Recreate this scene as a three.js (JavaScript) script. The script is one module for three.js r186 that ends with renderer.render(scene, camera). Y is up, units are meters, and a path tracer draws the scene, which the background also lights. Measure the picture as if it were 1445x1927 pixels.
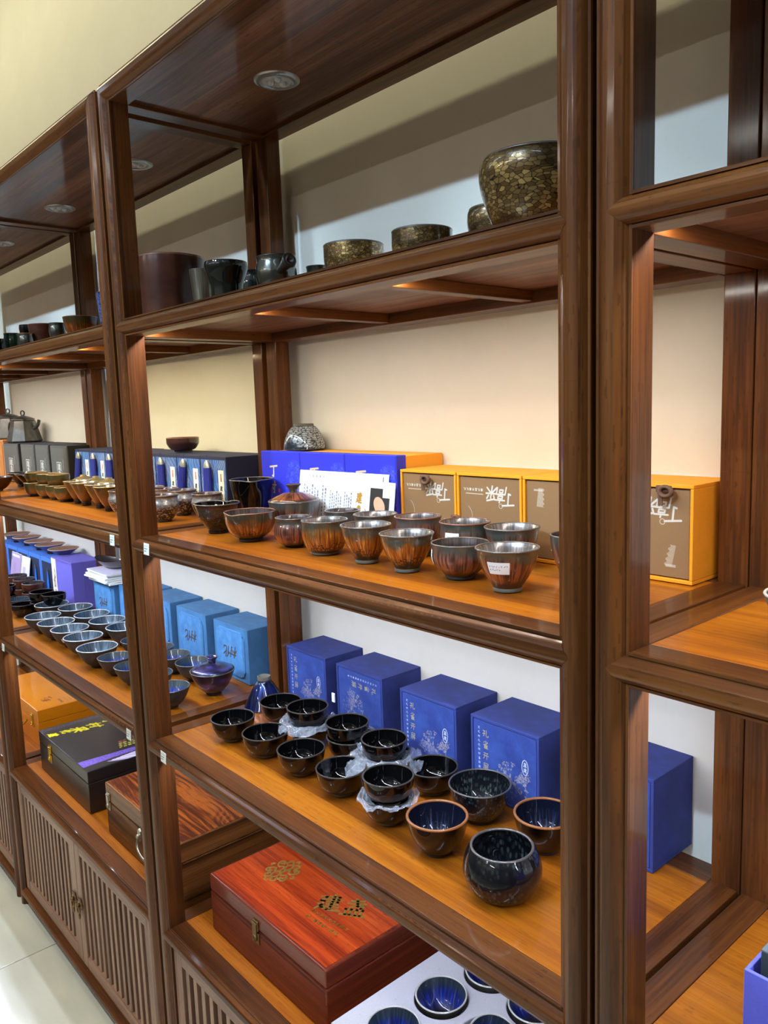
import * as THREE from 'three';
import { RoundedBoxGeometry } from 'three/addons/geometries/RoundedBoxGeometry.js';
import { mergeGeometries, toCreasedNormals } from 'three/addons/utils/BufferGeometryUtils.js';
import { RectAreaLightUniformsLib } from 'three/addons/lights/RectAreaLightUniformsLib.js';

// ------------------------------------------------------------------ camera, sky, exposure, large lights
const scene = new THREE.Scene();
scene.background = new THREE.Color(0x000000);
const renderer = new THREE.WebGLRenderer({ antialias: true });
renderer.toneMapping = THREE.LinearToneMapping;
renderer.toneMappingExposure = 1.0;
renderer.shadowMap.enabled = true;
RectAreaLightUniformsLib.init();

const FPX = 1492.5;
const camera = new THREE.PerspectiveCamera(2 * Math.atan(1927 / 2 / FPX) * 180 / Math.PI, 1445 / 1927, 0.02, 50);
camera.position.set(0.4479, 1.541, 0.6503);
camera.rotation.order = 'YXZ';
camera.rotation.set(-0.131, 0.8485, -0.0318);
camera.setViewOffset(1445, 1927, -17.7, 1.3, 1445, 1927);
scene.add(camera);

const WARM = new THREE.Color(1, 0.94, 0.6), COOL = new THREE.Color(0.52, 0.77, 1.05), NEUTRAL = new THREE.Color(1, 0.95, 0.86);
const LAMPS = {
  warmSpot: 5.6, warm: 26, coolSpot: 25, tube: 17, down: 20, addedWash: 110,  // the strongest value drives fill tubes added along the opposite wall
  ledWarm: [1, 0.955, 0.865], ledAmber: [1.25, 1.1, 0.68], ledCool: [0.78, 0.88, 1.08], led: [160, 180, 84],
};

// ------------------------------------------------------------------ small tools
const ORD = ['leftmost', 'second', 'third', 'fourth', 'fifth', 'sixth', 'seventh', 'eighth'];
const names = new Map();
function numbered(n) { const k = names.get(n) || 0; names.set(n, k + 1); return k ? n + '_' + String(k).padStart(3, '0') : n; }
function rng(seed) { let s = seed >>> 0; return () => { s = (s + 0x6d2b79f5) | 0; let t = Math.imul(s ^ (s >>> 15), 1 | s); t = (t + Math.imul(t ^ (t >>> 7), 61 | t)) ^ t; return ((t ^ (t >>> 14)) >>> 0) / 4294967296; }; }
const R0 = rng(77);
const hash = (x, y) => { let h = Math.imul(x | 0, 374761393) + Math.imul(y | 0, 668265263); h = Math.imul(h ^ (h >>> 13), 1274126177); return ((h ^ (h >>> 16)) >>> 0) / 4294967296; };
function noise(x, y, px = 0) {
  const ix = Math.floor(x), iy = Math.floor(y), fx = x - ix, fy = y - iy, a = fx * fx * (3 - 2 * fx), b = fy * fy * (3 - 2 * fy);
  const m = (k) => (px ? ((k % px) + px) % px : k);
  const h = (i, j) => hash(m(i), j);
  return (h(ix, iy) * (1 - a) + h(ix + 1, iy) * a) * (1 - b) + (h(ix, iy + 1) * (1 - a) + h(ix + 1, iy + 1) * a) * b;
}
const fbm = (x, y, o = 3, px = 0) => { let s = 0, w = 0.5, t = 0; for (let i = 0; i < o; i++) { s += w * noise(x, y + i * 17.3, px); t += w; w *= 0.5; x *= 2; y *= 2; px *= 2; } return s / t; };
const clamp = (x, a = 0, b = 1) => Math.min(b, Math.max(a, x));
const smooth = (a, b, x) => { const t = clamp((x - a) / (b - a)); return t * t * (3 - 2 * t); };
const mix = (a, b, t) => [a[0] + (b[0] - a[0]) * t, a[1] + (b[1] - a[1]) * t, a[2] + (b[2] - a[2]) * t];
function voronoi(x, y, px) {
  const ix = Math.floor(x), iy = Math.floor(y); let d1 = 9, d2 = 9, id = 0;
  for (let j = -1; j <= 1; j++) for (let i = -1; i <= 1; i++) {
    const cx = (((ix + i) % px) + px) % px, cy = iy + j, qx = ix + i + hash(cx, cy + 91), qy = iy + j + hash(cx + 53, cy);
    const d = Math.hypot(qx - x, qy - y);
    if (d < d1) { d2 = d1; d1 = d; id = hash(cx + 7, cy + 3); } else if (d < d2) d2 = d;
  }
  return [d1, d2, id];
}
function tex(w, h, fn, wrap = true) {
  const data = new Uint8Array(w * h * 4);
  for (let y = 0; y < h; y++) for (let x = 0; x < w; x++) {
    const c = fn((x + 0.5) / w, (y + 0.5) / h), o = (y * w + x) * 4;
    data[o] = clamp(c[0], 0, 255); data[o + 1] = clamp(c[1], 0, 255); data[o + 2] = clamp(c[2], 0, 255); data[o + 3] = 255;
  }
  const t = new THREE.DataTexture(data, w, h);
  t.colorSpace = THREE.SRGBColorSpace; t.magFilter = THREE.LinearFilter; t.minFilter = THREE.LinearFilter;
  t.wrapS = THREE.RepeatWrapping; t.wrapT = wrap ? THREE.MirroredRepeatWrapping : THREE.ClampToEdgeWrapping; t.needsUpdate = true;
  return t;
}
function canvasTex(w, h, draw) {
  const c = document.createElement('canvas'); c.width = w; c.height = h;
  const g = c.getContext('2d'); draw(g, w, h);
  const t = new THREE.CanvasTexture(c); t.colorSpace = THREE.SRGBColorSpace; return t;
}
const std = (o) => new THREE.MeshPhysicalMaterial(o);
const hex = (r, g, b) => new THREE.Color().setRGB(r / 255, g / 255, b / 255, THREE.SRGBColorSpace);

function mesh(name, geo, mat, parent) {
  const m = new THREE.Mesh(Array.isArray(geo) ? mergeGeometries(geo.map((g) => (g.index ? g.toNonIndexed() : g))) : geo, mat);
  m.castShadow = m.receiveShadow = true;
  m.name = name;
  if (parent) parent.add(m);
  return m;
}
function thing(name, label, category, group, pos = [0, 0, 0], turn = 0) {
  const o = new THREE.Group(); o.name = numbered(name); o.position.set(...pos); o.rotation.y = turn;
  o.userData = { label, category }; if (group) o.userData.group = group;
  scene.add(o); return o;
}
function copy(src, name, label, pos, turn = 0) {
  const o = src.clone(); o.name = numbered(name); o.userData = { ...src.userData, label }; o.position.set(...pos); o.rotation.set(0, turn, 0); scene.add(o); return o;
}
function structure(o) { o.userData.kind = 'structure'; scene.add(o); return o; }

// uv in metres, grain along an axis
function grain(geo, axis, off) {
  let g = geo.index ? geo.toNonIndexed() : geo;
  const p = g.attributes.position, n = g.attributes.normal, uv = new Float32Array(p.count * 2), o1 = off ?? R0() * 5, o2 = R0() * 7;
  for (let i = 0; i < p.count; i++) {
    const P = [p.getX(i), p.getY(i), p.getZ(i)], N = [Math.abs(n.getX(i)), Math.abs(n.getY(i)), Math.abs(n.getZ(i))];
    const a = axis === 'x' ? 0 : axis === 'y' ? 1 : 2, others = [0, 1, 2].filter((k) => k !== a);
    const c = N[others[0]] > N[others[1]] ? others[1] : others[0];
    let U = P[c] + (N[others[0]] > N[others[1]] ? 0 : 0.11), V = P[a];
    if (N[a] > 0.8) { U = P[others[0]]; V = P[others[1]] * 0.3; }
    uv[2 * i] = U / 0.25 + o1; uv[2 * i + 1] = V / 1.0 + o2;
  }
  g.setAttribute('uv', new THREE.BufferAttribute(uv, 2));
  return g;
}
function slab(x0, x1, y0, y1, z0, z1, axis = 'x', r = 0.0012) {
  const g = new RoundedBoxGeometry(x1 - x0, y1 - y0, z1 - z0, 1, Math.min(r, (x1 - x0) / 2.1, (y1 - y0) / 2.1, (z1 - z0) / 2.1));
  g.translate((x0 + x1) / 2, (y0 + y1) / 2, (z0 + z1) / 2);
  return grain(g, axis);
}
const rbox = (w, h, d, r = 0.0015, x = 0, y = 0, z = 0) => { const g = new RoundedBoxGeometry(w, h, d, 2, Math.min(r, w / 2.1, h / 2.1, d / 2.1)); g.translate(x, y, z); return g.index ? g.toNonIndexed() : g; };
const panelUV = (w, h, x, y, z, t = 0.0008) => { // printed sheet: front face carries the print, upright
  const g = new THREE.BoxGeometry(w, h, t); g.translate(x, y, z); return g; };

// ------------------------------------------------------------------ textures and materials
function woodTex(dark, mid, light, seed, fine = 1) {
  return tex(256, 1024, (u, v) => {
    const warp = fbm(u * 4 + seed, v * 2.2, 2) * 0.9;
    const a = fbm((u + warp * 0.06) * 22 + seed, v * 3.4, 3), b = fbm(u * 120 + seed * 3, v * 16, 2), c = fbm(u * 7 + seed * 5 + warp, v * 1.6, 2);
    const t = clamp(0.5 + (a - 0.5) * 0.6 + (b - 0.5) * 0.5 * fine + (c - 0.5) * 1.0);
    let col = t < 0.5 ? mix(dark, mid, t * 2) : mix(mid, light, t * 2 - 1);
    if (noise(u * 150 + seed, v * 60) > 0.86) col = mix(col, dark, 0.45);
    return col;
  });
}
const texFrame = woodTex([62, 32, 12], [96, 53, 20], [118, 70, 29], 3.1);  // same wood as the panels; dim and LED-lit tones put into two colours
const texPanel = woodTex([122, 62, 10], [156, 86, 13], [178, 106, 20], 9.7);
const texUnder = woodTex([70, 40, 26], [112, 72, 50], [140, 96, 70], 15.2);  // panel wood again, shade of the undersides put into a duller tone
const texDoor = woodTex([106, 78, 64], [144, 110, 92], [170, 136, 114], 21.4);
const texBurl = tex(512, 1024, (u, v) => {
  const w = fbm(u * 4 + 5, v * 3.5, 3), s = Math.sin((u * 30 + w * 14 + v * 1.5) * 6.28), a = fbm(u * 30 + w * 4, v * 5, 3), k = smooth(0.2, 0.85, 0.58 + 0.1 * s + (a - 0.5) * 1.5);
  let c = mix([84, 34, 10], [178, 92, 28], k); return noise(u * 260, v * 40) > 0.8 ? mix(c, [40, 14, 6], 0.4) : c;
});
const texRed = woodTex([120, 34, 10], [176, 62, 18], [206, 86, 30], 33.3, 1.4);
const lac = (map, o = {}) => std({ map, roughness: 0.5, specularIntensity: 0.25, clearcoat: 0.4, clearcoatRoughness: 0.1, ...o });
const M = {
  frame: lac(texFrame), panel: lac(texPanel, { clearcoatRoughness: 0.12 }), under: lac(texUnder, { clearcoat: 0.3 }), door: lac(texDoor, { clearcoat: 0.35, clearcoatRoughness: 0.35 }),
  dark: std({ color: hex(30, 17, 12), roughness: 0.8 }),
  steel: std({ color: hex(170, 170, 168), metalness: 0.9, roughness: 0.35 }), brass: std({ color: hex(122, 96, 60), metalness: 0.85, roughness: 0.42 }),
  gold: std({ color: hex(222, 178, 60), metalness: 0.9, roughness: 0.25 }), nickel: std({ color: hex(170, 160, 140), metalness: 0.95, roughness: 0.28 }),
  lens: std({ color: hex(190, 190, 190), roughness: 0.15, clearcoat: 1 }),
  paper: std({ color: hex(238, 238, 232), roughness: 0.8 }),
  wall: std({ map: tex(256, 256, (u, v) => { const n = fbm(u * 3, v * 12, 4); return mix([230, 225, 210], [236, 231, 216], n); }), roughness: 0.85 }),
  floor: std({ map: tex(256, 256, (u, v) => mix([176, 178, 168], [192, 194, 184], fbm(u * 8, v * 8, 4))), roughness: 0.12, clearcoat: 0.6, clearcoatRoughness: 0.05 }),
  grout: std({ color: hex(140, 140, 134), roughness: 0.9 }), ceiling: std({ color: hex(235, 233, 226), roughness: 0.9 }),
};

// ------------------------------------------------------------------ the room
const RX0 = -6.2, RX1 = 3.2, RZ0 = -0.406, RZ1 = 4.6, RH = 3.3;
{
  const wl = (n, a, b, c, d, e, f) => structure(mesh(n, slab(a, b, c, d, e, f, 'y', 0.001), M.wall));
  wl('wall_back', RX0, RX1, 0, RH, RZ0 - 0.12, RZ0); const W2 = std({ color: hex(150, 141, 130), roughness: 0.85 });  // the other walls are out of view, toned for sheen and bounce
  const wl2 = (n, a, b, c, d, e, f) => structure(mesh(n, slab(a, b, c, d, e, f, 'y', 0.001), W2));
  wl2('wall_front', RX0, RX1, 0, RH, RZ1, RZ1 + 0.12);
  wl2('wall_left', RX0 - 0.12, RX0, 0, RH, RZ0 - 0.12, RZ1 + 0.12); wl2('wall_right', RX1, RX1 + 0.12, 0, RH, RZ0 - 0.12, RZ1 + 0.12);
  structure(mesh('ceiling', slab(RX0 - 0.12, RX1 + 0.12, RH, RH + 0.12, RZ0 - 0.12, RZ1 + 0.12, 'x', 0.001), M.ceiling));
  const fl = new THREE.Group(); fl.name = 'floor'; structure(fl);
  mesh('screed', slab(RX0 - 0.12, RX1 + 0.12, -0.12, -0.012, RZ0 - 0.12, RZ1 + 0.12, 'x', 0.001), M.grout, fl);
  const S = 0.8, x00 = -1.86, z00 = 0.42; let base = null;
  for (let i = -6; i < 7; i++) for (let j = -2; j < 6; j++) {
    const a = Math.max(RX0, x00 + i * S) + 0.001, b = Math.min(RX1, x00 + (i + 1) * S) - 0.001, c = Math.max(RZ0, z00 + j * S) + 0.001, d = Math.min(RZ1, z00 + (j + 1) * S) - 0.001;
    if (b - a < 0.05 || d - c < 0.05) continue;
    mesh('floor_tile', slab(a, b, -0.012, 0, c, d, 'x', 0.001), M.floor, fl);
  }
}
// unseen ceiling lamps placed to light shelves, wall and floor; opposite-wall row added
{
  const housing = std({ color: hex(230, 230, 228), roughness: 0.5 });
  const glow = (c, k) => std({ color: 0x111111, emissive: c, emissiveIntensity: k });
  const gw = glow(WARM, 6), gc = glow(COOL, 8), gt = glow(COOL, 4);
  const ring = new THREE.LatheGeometry([[0.036, 0], [0.05, 0], [0.052, -0.004], [0.045, -0.008], [0.036, -0.004]].map((q) => new THREE.Vector2(...q)), 28);
  const disc = new THREE.CylinderGeometry(0.035, 0.035, 0.003, 24);
  function lamp(x, z, warm, i) {
    const t = thing('unseen_ceiling_downlight', warm ? `white recessed ceiling downlight over the shelf fronts, ${ORD[i]} from the left` : `unseen ceiling spotlight placed to light the shelves, ${ORD[i]} from the left`, 'ceiling light', 'unseen ceiling spotlights', [x, RH, z]);
    mesh('trim_ring', ring, housing, t); const d = mesh('lamp_lens', disc, warm ? gw : gc, t); d.position.y = -0.002;
    const s = new THREE.SpotLight(warm ? WARM : COOL, warm ? LAMPS.warmSpot : LAMPS.coolSpot, 0, warm ? 1.25 : 0.24, warm ? 0.5 : 0.35, 2);
    s.name = 'unseen_spot_beam'; s.position.set(x, RH - 0.02, z); s.castShadow = true; s.shadow.radius = warm ? 2.5 : 2;
    s.target.position.set(x, warm ? 0 : 1.41, warm ? z - 0.9 : -0.4); scene.add(s, s.target);
  }
  [-3.55, -2.85, -2.15, -1.45, -0.75, -0.05, 0.65, 1.35].forEach((x, i) => lamp(x, 2.45, false, i));  // spots out of view, aimed to light the upper shelf wall
  [-4.2, -3.0, -1.8, -0.6, 0.6].forEach((x, i) => {
    const t = thing('unseen_ceiling_downlight', `unseen ceiling downlight placed to light the aisle floor, ${ORD[i]} from the left`, 'ceiling light', 'unseen aisle downlights', [x, RH, 1.05]);
    mesh('trim_ring', ring, housing, t); mesh('lamp_lens', disc, gc, t).position.y = -0.002;
    const s = new THREE.SpotLight(NEUTRAL, LAMPS.down, 0, 0.46, 0.5, 2); s.name = 'unseen_aisle_light_beam'; s.position.set(x, RH - 0.02, 1.05); s.castShadow = true; s.shadow.radius = 2; s.target.position.set(x, 0, 1.05); scene.add(s, s.target);
  });  // downlights out of view, placed to brighten the floor and low doors
  [[-4.2, 1.7], [-2.4, 1.7], [-0.4, 1.7], [1.3, 1.7], [-3.6, 4.1], [-1.6, 4.1], [0.4, 4.1], ...[-5.2, -3.9, -2.6, -1.3, 0, 1.3].map((x) => [x, 0.02])].forEach(([x, tz], i) => {  // all out of view: shelf fill light, added opposite-wall fill, warm wall light
    const t = thing('unseen_tube_light', `long unseen ceiling tube light, ${i < 4 ? `${ORD[i]} from the left in front of the shelves` : i < 7 ? `${ORD[i - 4]} from the left, added as fill along the opposite wall` : `warm, ${ORD[i - 7]} from the left above the shelves`}`, 'ceiling light', 'unseen ceiling tube lights', [x, RH - 0.02, tz]);
    mesh('housing', rbox(1.3, 0.03, 0.09, 0.004), housing, t); mesh('light_tube', rbox(1.2, 0.012, 0.05, 0.005, 0, -0.02, 0), i < 7 ? gt : gw, t);
    const r = new THREE.RectAreaLight(i < 4 ? COOL : i < 7 ? NEUTRAL : WARM, i < 4 ? LAMPS.tube : i < 7 ? LAMPS.addedWash : LAMPS.warm, 1.2, 0.05); r.name = 'unseen_tube_beam'; r.position.set(x, RH - 0.055, tz); r.rotation.x = -Math.PI / 2; scene.add(r);
  });
}

// ------------------------------------------------------------------ display shelving
const Y = [1.7245, 1.3013, 0.8805, 0.4594], YB = [1.692, 1.2666, 0.846, 0.4255], YT = 2.1544, YTI = 2.1175;
const PW = 0.0372, ZB = -0.375, ZBF = -0.339;
// half-round moulding: cross coordinate t in [a,b], length limits as functions of t
function moulding(axis, a, b, lo, hi, z = 0) {
  const h = (b - a) / 2, m = (a + b) / 2, N = 18, prof = [];
  prof.push([-h, -0.002], [-h, 0], [-h + 0.003, 0], [-h + 0.0034, -0.0022]);
  for (let i = 0; i <= N; i++) { const s = -1 + (2 * i) / N; prof.push([s * (h - 0.004), -0.0016 + 0.0125 * Math.pow(Math.max(0, 1 - s * s), 0.55)]); }
  prof.push([h - 0.0034, -0.0022], [h - 0.003, 0], [h, 0], [h, -0.002]);
  const pos = [], V = (t, d, l) => (axis === 'x' ? [l, t, z + d] : [t, l, z + d]);
  const cuts = 6;
  for (let i = 0; i + 1 < prof.length; i++) for (let k = 0; k < cuts; k++) {
    const q = ([t, d], f) => { const T = m + t, L = lo(T), H = hi(T); return V(T, d, L + (H - L) * f); };
    const A = q(prof[i], k / cuts), B = q(prof[i + 1], k / cuts), C = q(prof[i + 1], (k + 1) / cuts), D = q(prof[i], (k + 1) / cuts);
    if (axis === 'x') pos.push(...A, ...D, ...C, ...A, ...C, ...B); else pos.push(...A, ...B, ...C, ...A, ...C, ...D);
  }
  let g = new THREE.BufferGeometry(); g.setAttribute('position', new THREE.Float32BufferAttribute(pos, 3));
  g.computeVertexNormals();
  g = toCreasedNormals(g, 0.7);
  return grain(g, axis === 'x' ? 'x' : 'y');
}
const tagTex = canvasTex(96, 96, (g) => { g.fillStyle = '#eef0ea'; g.fillRect(0, 0, 96, 96); g.fillStyle = '#555'; for (let r = 0; r < 3; r++) for (let i = 0; i < 9 - r * 2; i++) g.fillRect(10 + i * 8, 22 + r * 20, 6, r === 0 ? 3 : 9); });
const tagMat = std({ map: tagTex, roughness: 0.6 });

function doorHandle(parent, x) {
  const h = mesh('handle', [
    new THREE.CylinderGeometry(0.014, 0.016, 0.003, 8).rotateX(Math.PI / 2).translate(0, 0, 0.0015),
    new THREE.SphereGeometry(0.006, 10, 8).translate(0, 0, 0.006),
    new THREE.TorusGeometry(0.0095, 0.002, 6, 14).translate(0, -0.012, 0.006),
    new THREE.SphereGeometry(0.0055, 8, 6).scale(1, 1.9, 0.6).translate(0, -0.03, 0.005),
    new THREE.BoxGeometry(0.02, 0.012, 0.002).translate(0, 0.012, 0.001),
  ], M.brass, parent);
  h.position.set(x, 0.243, -0.001);
}
function shelfUnit(label, xo0, xo1, opts) {
  const t = thing('display_shelf', label, 'shelf', 'row of wooden display shelves');
  const xi0 = xo0 + PW, xi1 = xo1 - PW, hp = PW / 2;
  for (const [a, b, out] of [[xo0, xi0, 'L'], [xi1, xo1, 'R']]) {
    const end = (x) => YT - (out === 'L' ? x - xo0 : xo1 - x) * ((YT - YTI) / PW);
    mesh('post', [slab(a, b, 0, YT - 0.001, -0.0375, -0.002, 'y'), moulding('y', a, b, () => 0, end)], M.frame, t);
    mesh('post', slab(out === 'L' ? a - 0.0025 : a, out === 'R' ? b + 0.0025 : b, 0, YT - 0.004, ZB, ZBF, 'y', 0.002), M.frame, t);
  }
  const rail = (y0, y1, corner) => {
    const m = (y0 + y1) / 2, h = (y1 - y0) / 2, k = hp / h;
    const lo = corner ? (y) => xi0 - (y - y0) * (PW / (y1 - y0)) : (y) => xi0 - (h - Math.abs(y - m)) * k;
    const hi = corner ? (y) => xi1 + (y - y0) * (PW / (y1 - y0)) : (y) => xi1 + (h - Math.abs(y - m)) * k;
    return [slab(xi0, xi1, y0, y1, -0.0375, -0.002, 'x'), moulding('x', y0, y1, lo, hi, 0.0006)];
  };
  // top board
  mesh('top_rail', rail(YTI, YT, true), M.frame, t);
  mesh('top_board', slab(xi0 - 0.03, xi1 + 0.03, YTI + 0.007, YTI + 0.019, ZB + 0.01, -0.02, 'x'), M.under, t);
  mesh('back_rail', slab(xi0, xi1, YTI, YT - 0.003, ZB, ZBF + 0.006, 'x'), M.frame, t);
  for (const [a, b] of [[xo0, xi0], [xi1, xo1]]) mesh('side_rail', slab(a, b, YTI, YT - 0.003, ZBF, -0.0375, 'z'), M.frame, t);
  for (const x of opts.lamps) {
    const d = mesh('downlight', new THREE.LatheGeometry([[0.027, 0.002], [0.028, -0.003], [0.036, -0.0035], [0.041, -0.001], [0.0415, 0.003]].map((q) => new THREE.Vector2(...q)), 32), M.steel, t);
    d.position.set(x, YTI + 0.006, -0.205); d.userData.label = 'unlit metal ring downlight in the top board';
    mesh('lamp_lens', [new THREE.CylinderGeometry(0.028, 0.028, 0.002, 24), ...[0, 1, 2].map((k) => new THREE.SphereGeometry(0.0075, 10, 8).translate(0.012 * Math.cos(k * 2.09 + 0.5), -0.001, 0.012 * Math.sin(k * 2.09 + 0.5)))], M.lens, d);
  }
  // shelves
  Y.forEach((y, i) => {
    const yb = YB[i];
    mesh('front_rail', rail(yb, y, false), M.frame, t);
    mesh('back_rail', slab(xi0, xi1, yb - 0.002, y, ZB, -0.33, 'x'), M.frame, t);
    for (const [a, b] of [[xo0, xi0], [xi1, xo1]]) mesh('side_rail', slab(a, b, yb - 0.001, y, ZBF, -0.0375, 'z'), M.frame, t);
    mesh('shelf_panel', slab(xi0 + 0.0006, xi1 - 0.0006, y - 0.0125, y - 0.0004, -0.3295, -0.0382, 'x', 0.0008), M.panel, t);
    mesh('shelf_underside', slab(xi0 + 0.001, xi1 - 0.001, y - 0.0155, y - 0.0127, -0.329, -0.039, 'x', 0.0005), M.under, t);  // thin sheet carrying the shaded tone of the panel underside
    if (i < 3) {
      for (const f of [0.375, 0.7]) mesh('batten', slab(xi0 + (xi1 - xi0) * f - 0.011, xi0 + (xi1 - xi0) * f + 0.011, yb + 0.001, y - 0.0156, -0.3295, -0.0382, 'z'), M.frame, t);
      const c = new THREE.Color(...(i === 0 ? (opts.amber ? LAMPS.ledAmber : LAMPS.ledWarm) : LAMPS.ledCool)), w = xi1 - xi0 - 0.01;
      mesh('led_strip_light', slab(xi0 + 0.005, xi1 - 0.005, y - 0.0185, y - 0.0157, -0.057, -0.047, 'x', 0.0005), std({ color: 0x222222, emissive: c, emissiveIntensity: 25 }), t);
      const L = new THREE.RectAreaLight(c, LAMPS.led[i], w, 0.008); L.name = 'led_strip_beam'; L.position.set((xi0 + xi1) / 2, y - 0.0195, -0.052); L.rotation.x = -Math.PI / 2; scene.add(L);
    }
  });
  for (const [x, y, tilt] of opts.tags || []) { const g = mesh('price_tag', rbox(0.023, 0.0225, 0.0008, 0.0003), tagMat, t); g.position.set(x, y, 0.0118); g.rotation.set(-0.05, 0, tilt); g.userData.label = 'small white price sticker'; }
  // base cabinet
  mesh('bottom_rail', [...rail(0.022, 0.058, false), slab(xi0, xi1, 0.004, 0.022, -0.034, -0.008, 'x')], M.frame, t);
  mesh('cabinet_floor', slab(xi0, xi1, 0.03, 0.04, -0.33, -0.038, 'x'), M.dark, t);
  mesh('cabinet_back', slab(xi0, xi1, 0.02, 0.43, -0.36, -0.352, 'x'), M.frame, t);
  for (const [a, b] of [[xo0 + 0.008, xi0 - 0.008], [xi1 + 0.008, xo1 - 0.008]]) mesh('cabinet_side', slab(a, b, 0.02, 0.43, ZBF, -0.0375, 'y'), M.frame, t);
  const mid = (xi0 + xi1) / 2, yd0 = 0.06, yd1 = 0.4235, fw = 0.034;
  for (const s of [0, 1]) {
    const a = s ? mid + 0.001 : xi0 + 0.002, b = s ? xi1 - 0.002 : mid - 0.001, zf = -0.0035, zk = -0.022;
    const d = mesh('door', [
      slab(a, a + fw, yd0, yd1, zk, zf, 'y', 0.002), slab(b - fw, b, yd0, yd1, zk, zf, 'y', 0.002), slab(a + fw, b - fw, yd1 - fw, yd1, zk, zf, 'x', 0.002), slab(a + fw, b - fw, yd0, yd0 + fw, zk, zf, 'x', 0.002),
      slab(a + fw, b - fw, yd0 + fw - 0.004, yd0 + fw + 0.003, zk, zf - 0.004, 'x'), slab(a + fw, b - fw, yd1 - fw - 0.003, yd1 - fw + 0.004, zk, zf - 0.004, 'x'),
    ], M.door, t);
    mesh('door_backing', slab(a + 0.01, b - 0.01, yd0 + 0.01, yd1 - 0.01, zk - 0.012, zk - 0.004, 'y'), M.dark, d);
    const w0 = a + fw, w1 = b - fw, n = 13, p = (w1 - w0) / n;
    for (let k = 0; k < n; k++) mesh('slat', slab(w0 + (k + 0.5) * p - 0.0075, w0 + (k + 0.5) * p + 0.0075, yd0 + fw, yd1 - fw, zk + 0.001, zf - 0.004, 'y', 0.0012), M.door, d);
    doorHandle(d, s ? a + 0.02 : b - 0.02);
  }
  return t;
}
shelfUnit('wooden display shelf in the middle, holding the peacock-blue boxes and the black bowls', -1.0867, 0, { lamps: [-0.80, -0.28], tags: [[-1.0, 1.284, -0.02], [-0.992, 0.864, -0.02]] });
shelfUnit('wooden display shelf at the right edge, with the open purple box inside', 0.0064, 1.093, { lamps: [0.29, 0.81] });
shelfUnit('wooden display shelf left of the middle one, with silver-blue bowls and tasselled boxes', -2.1567, -1.1095, { amber: true, lamps: [-1.40, -1.90], tags: [[-1.165, 1.284, 0.02], [-1.158, 0.862, 0], [-2.062, 0.864, 0]] });
shelfUnit('farthest wooden display shelf at the left edge, with the orange lacquered case', -3.218, -2.1712, { lamps: [-2.46, -2.95] });

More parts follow.
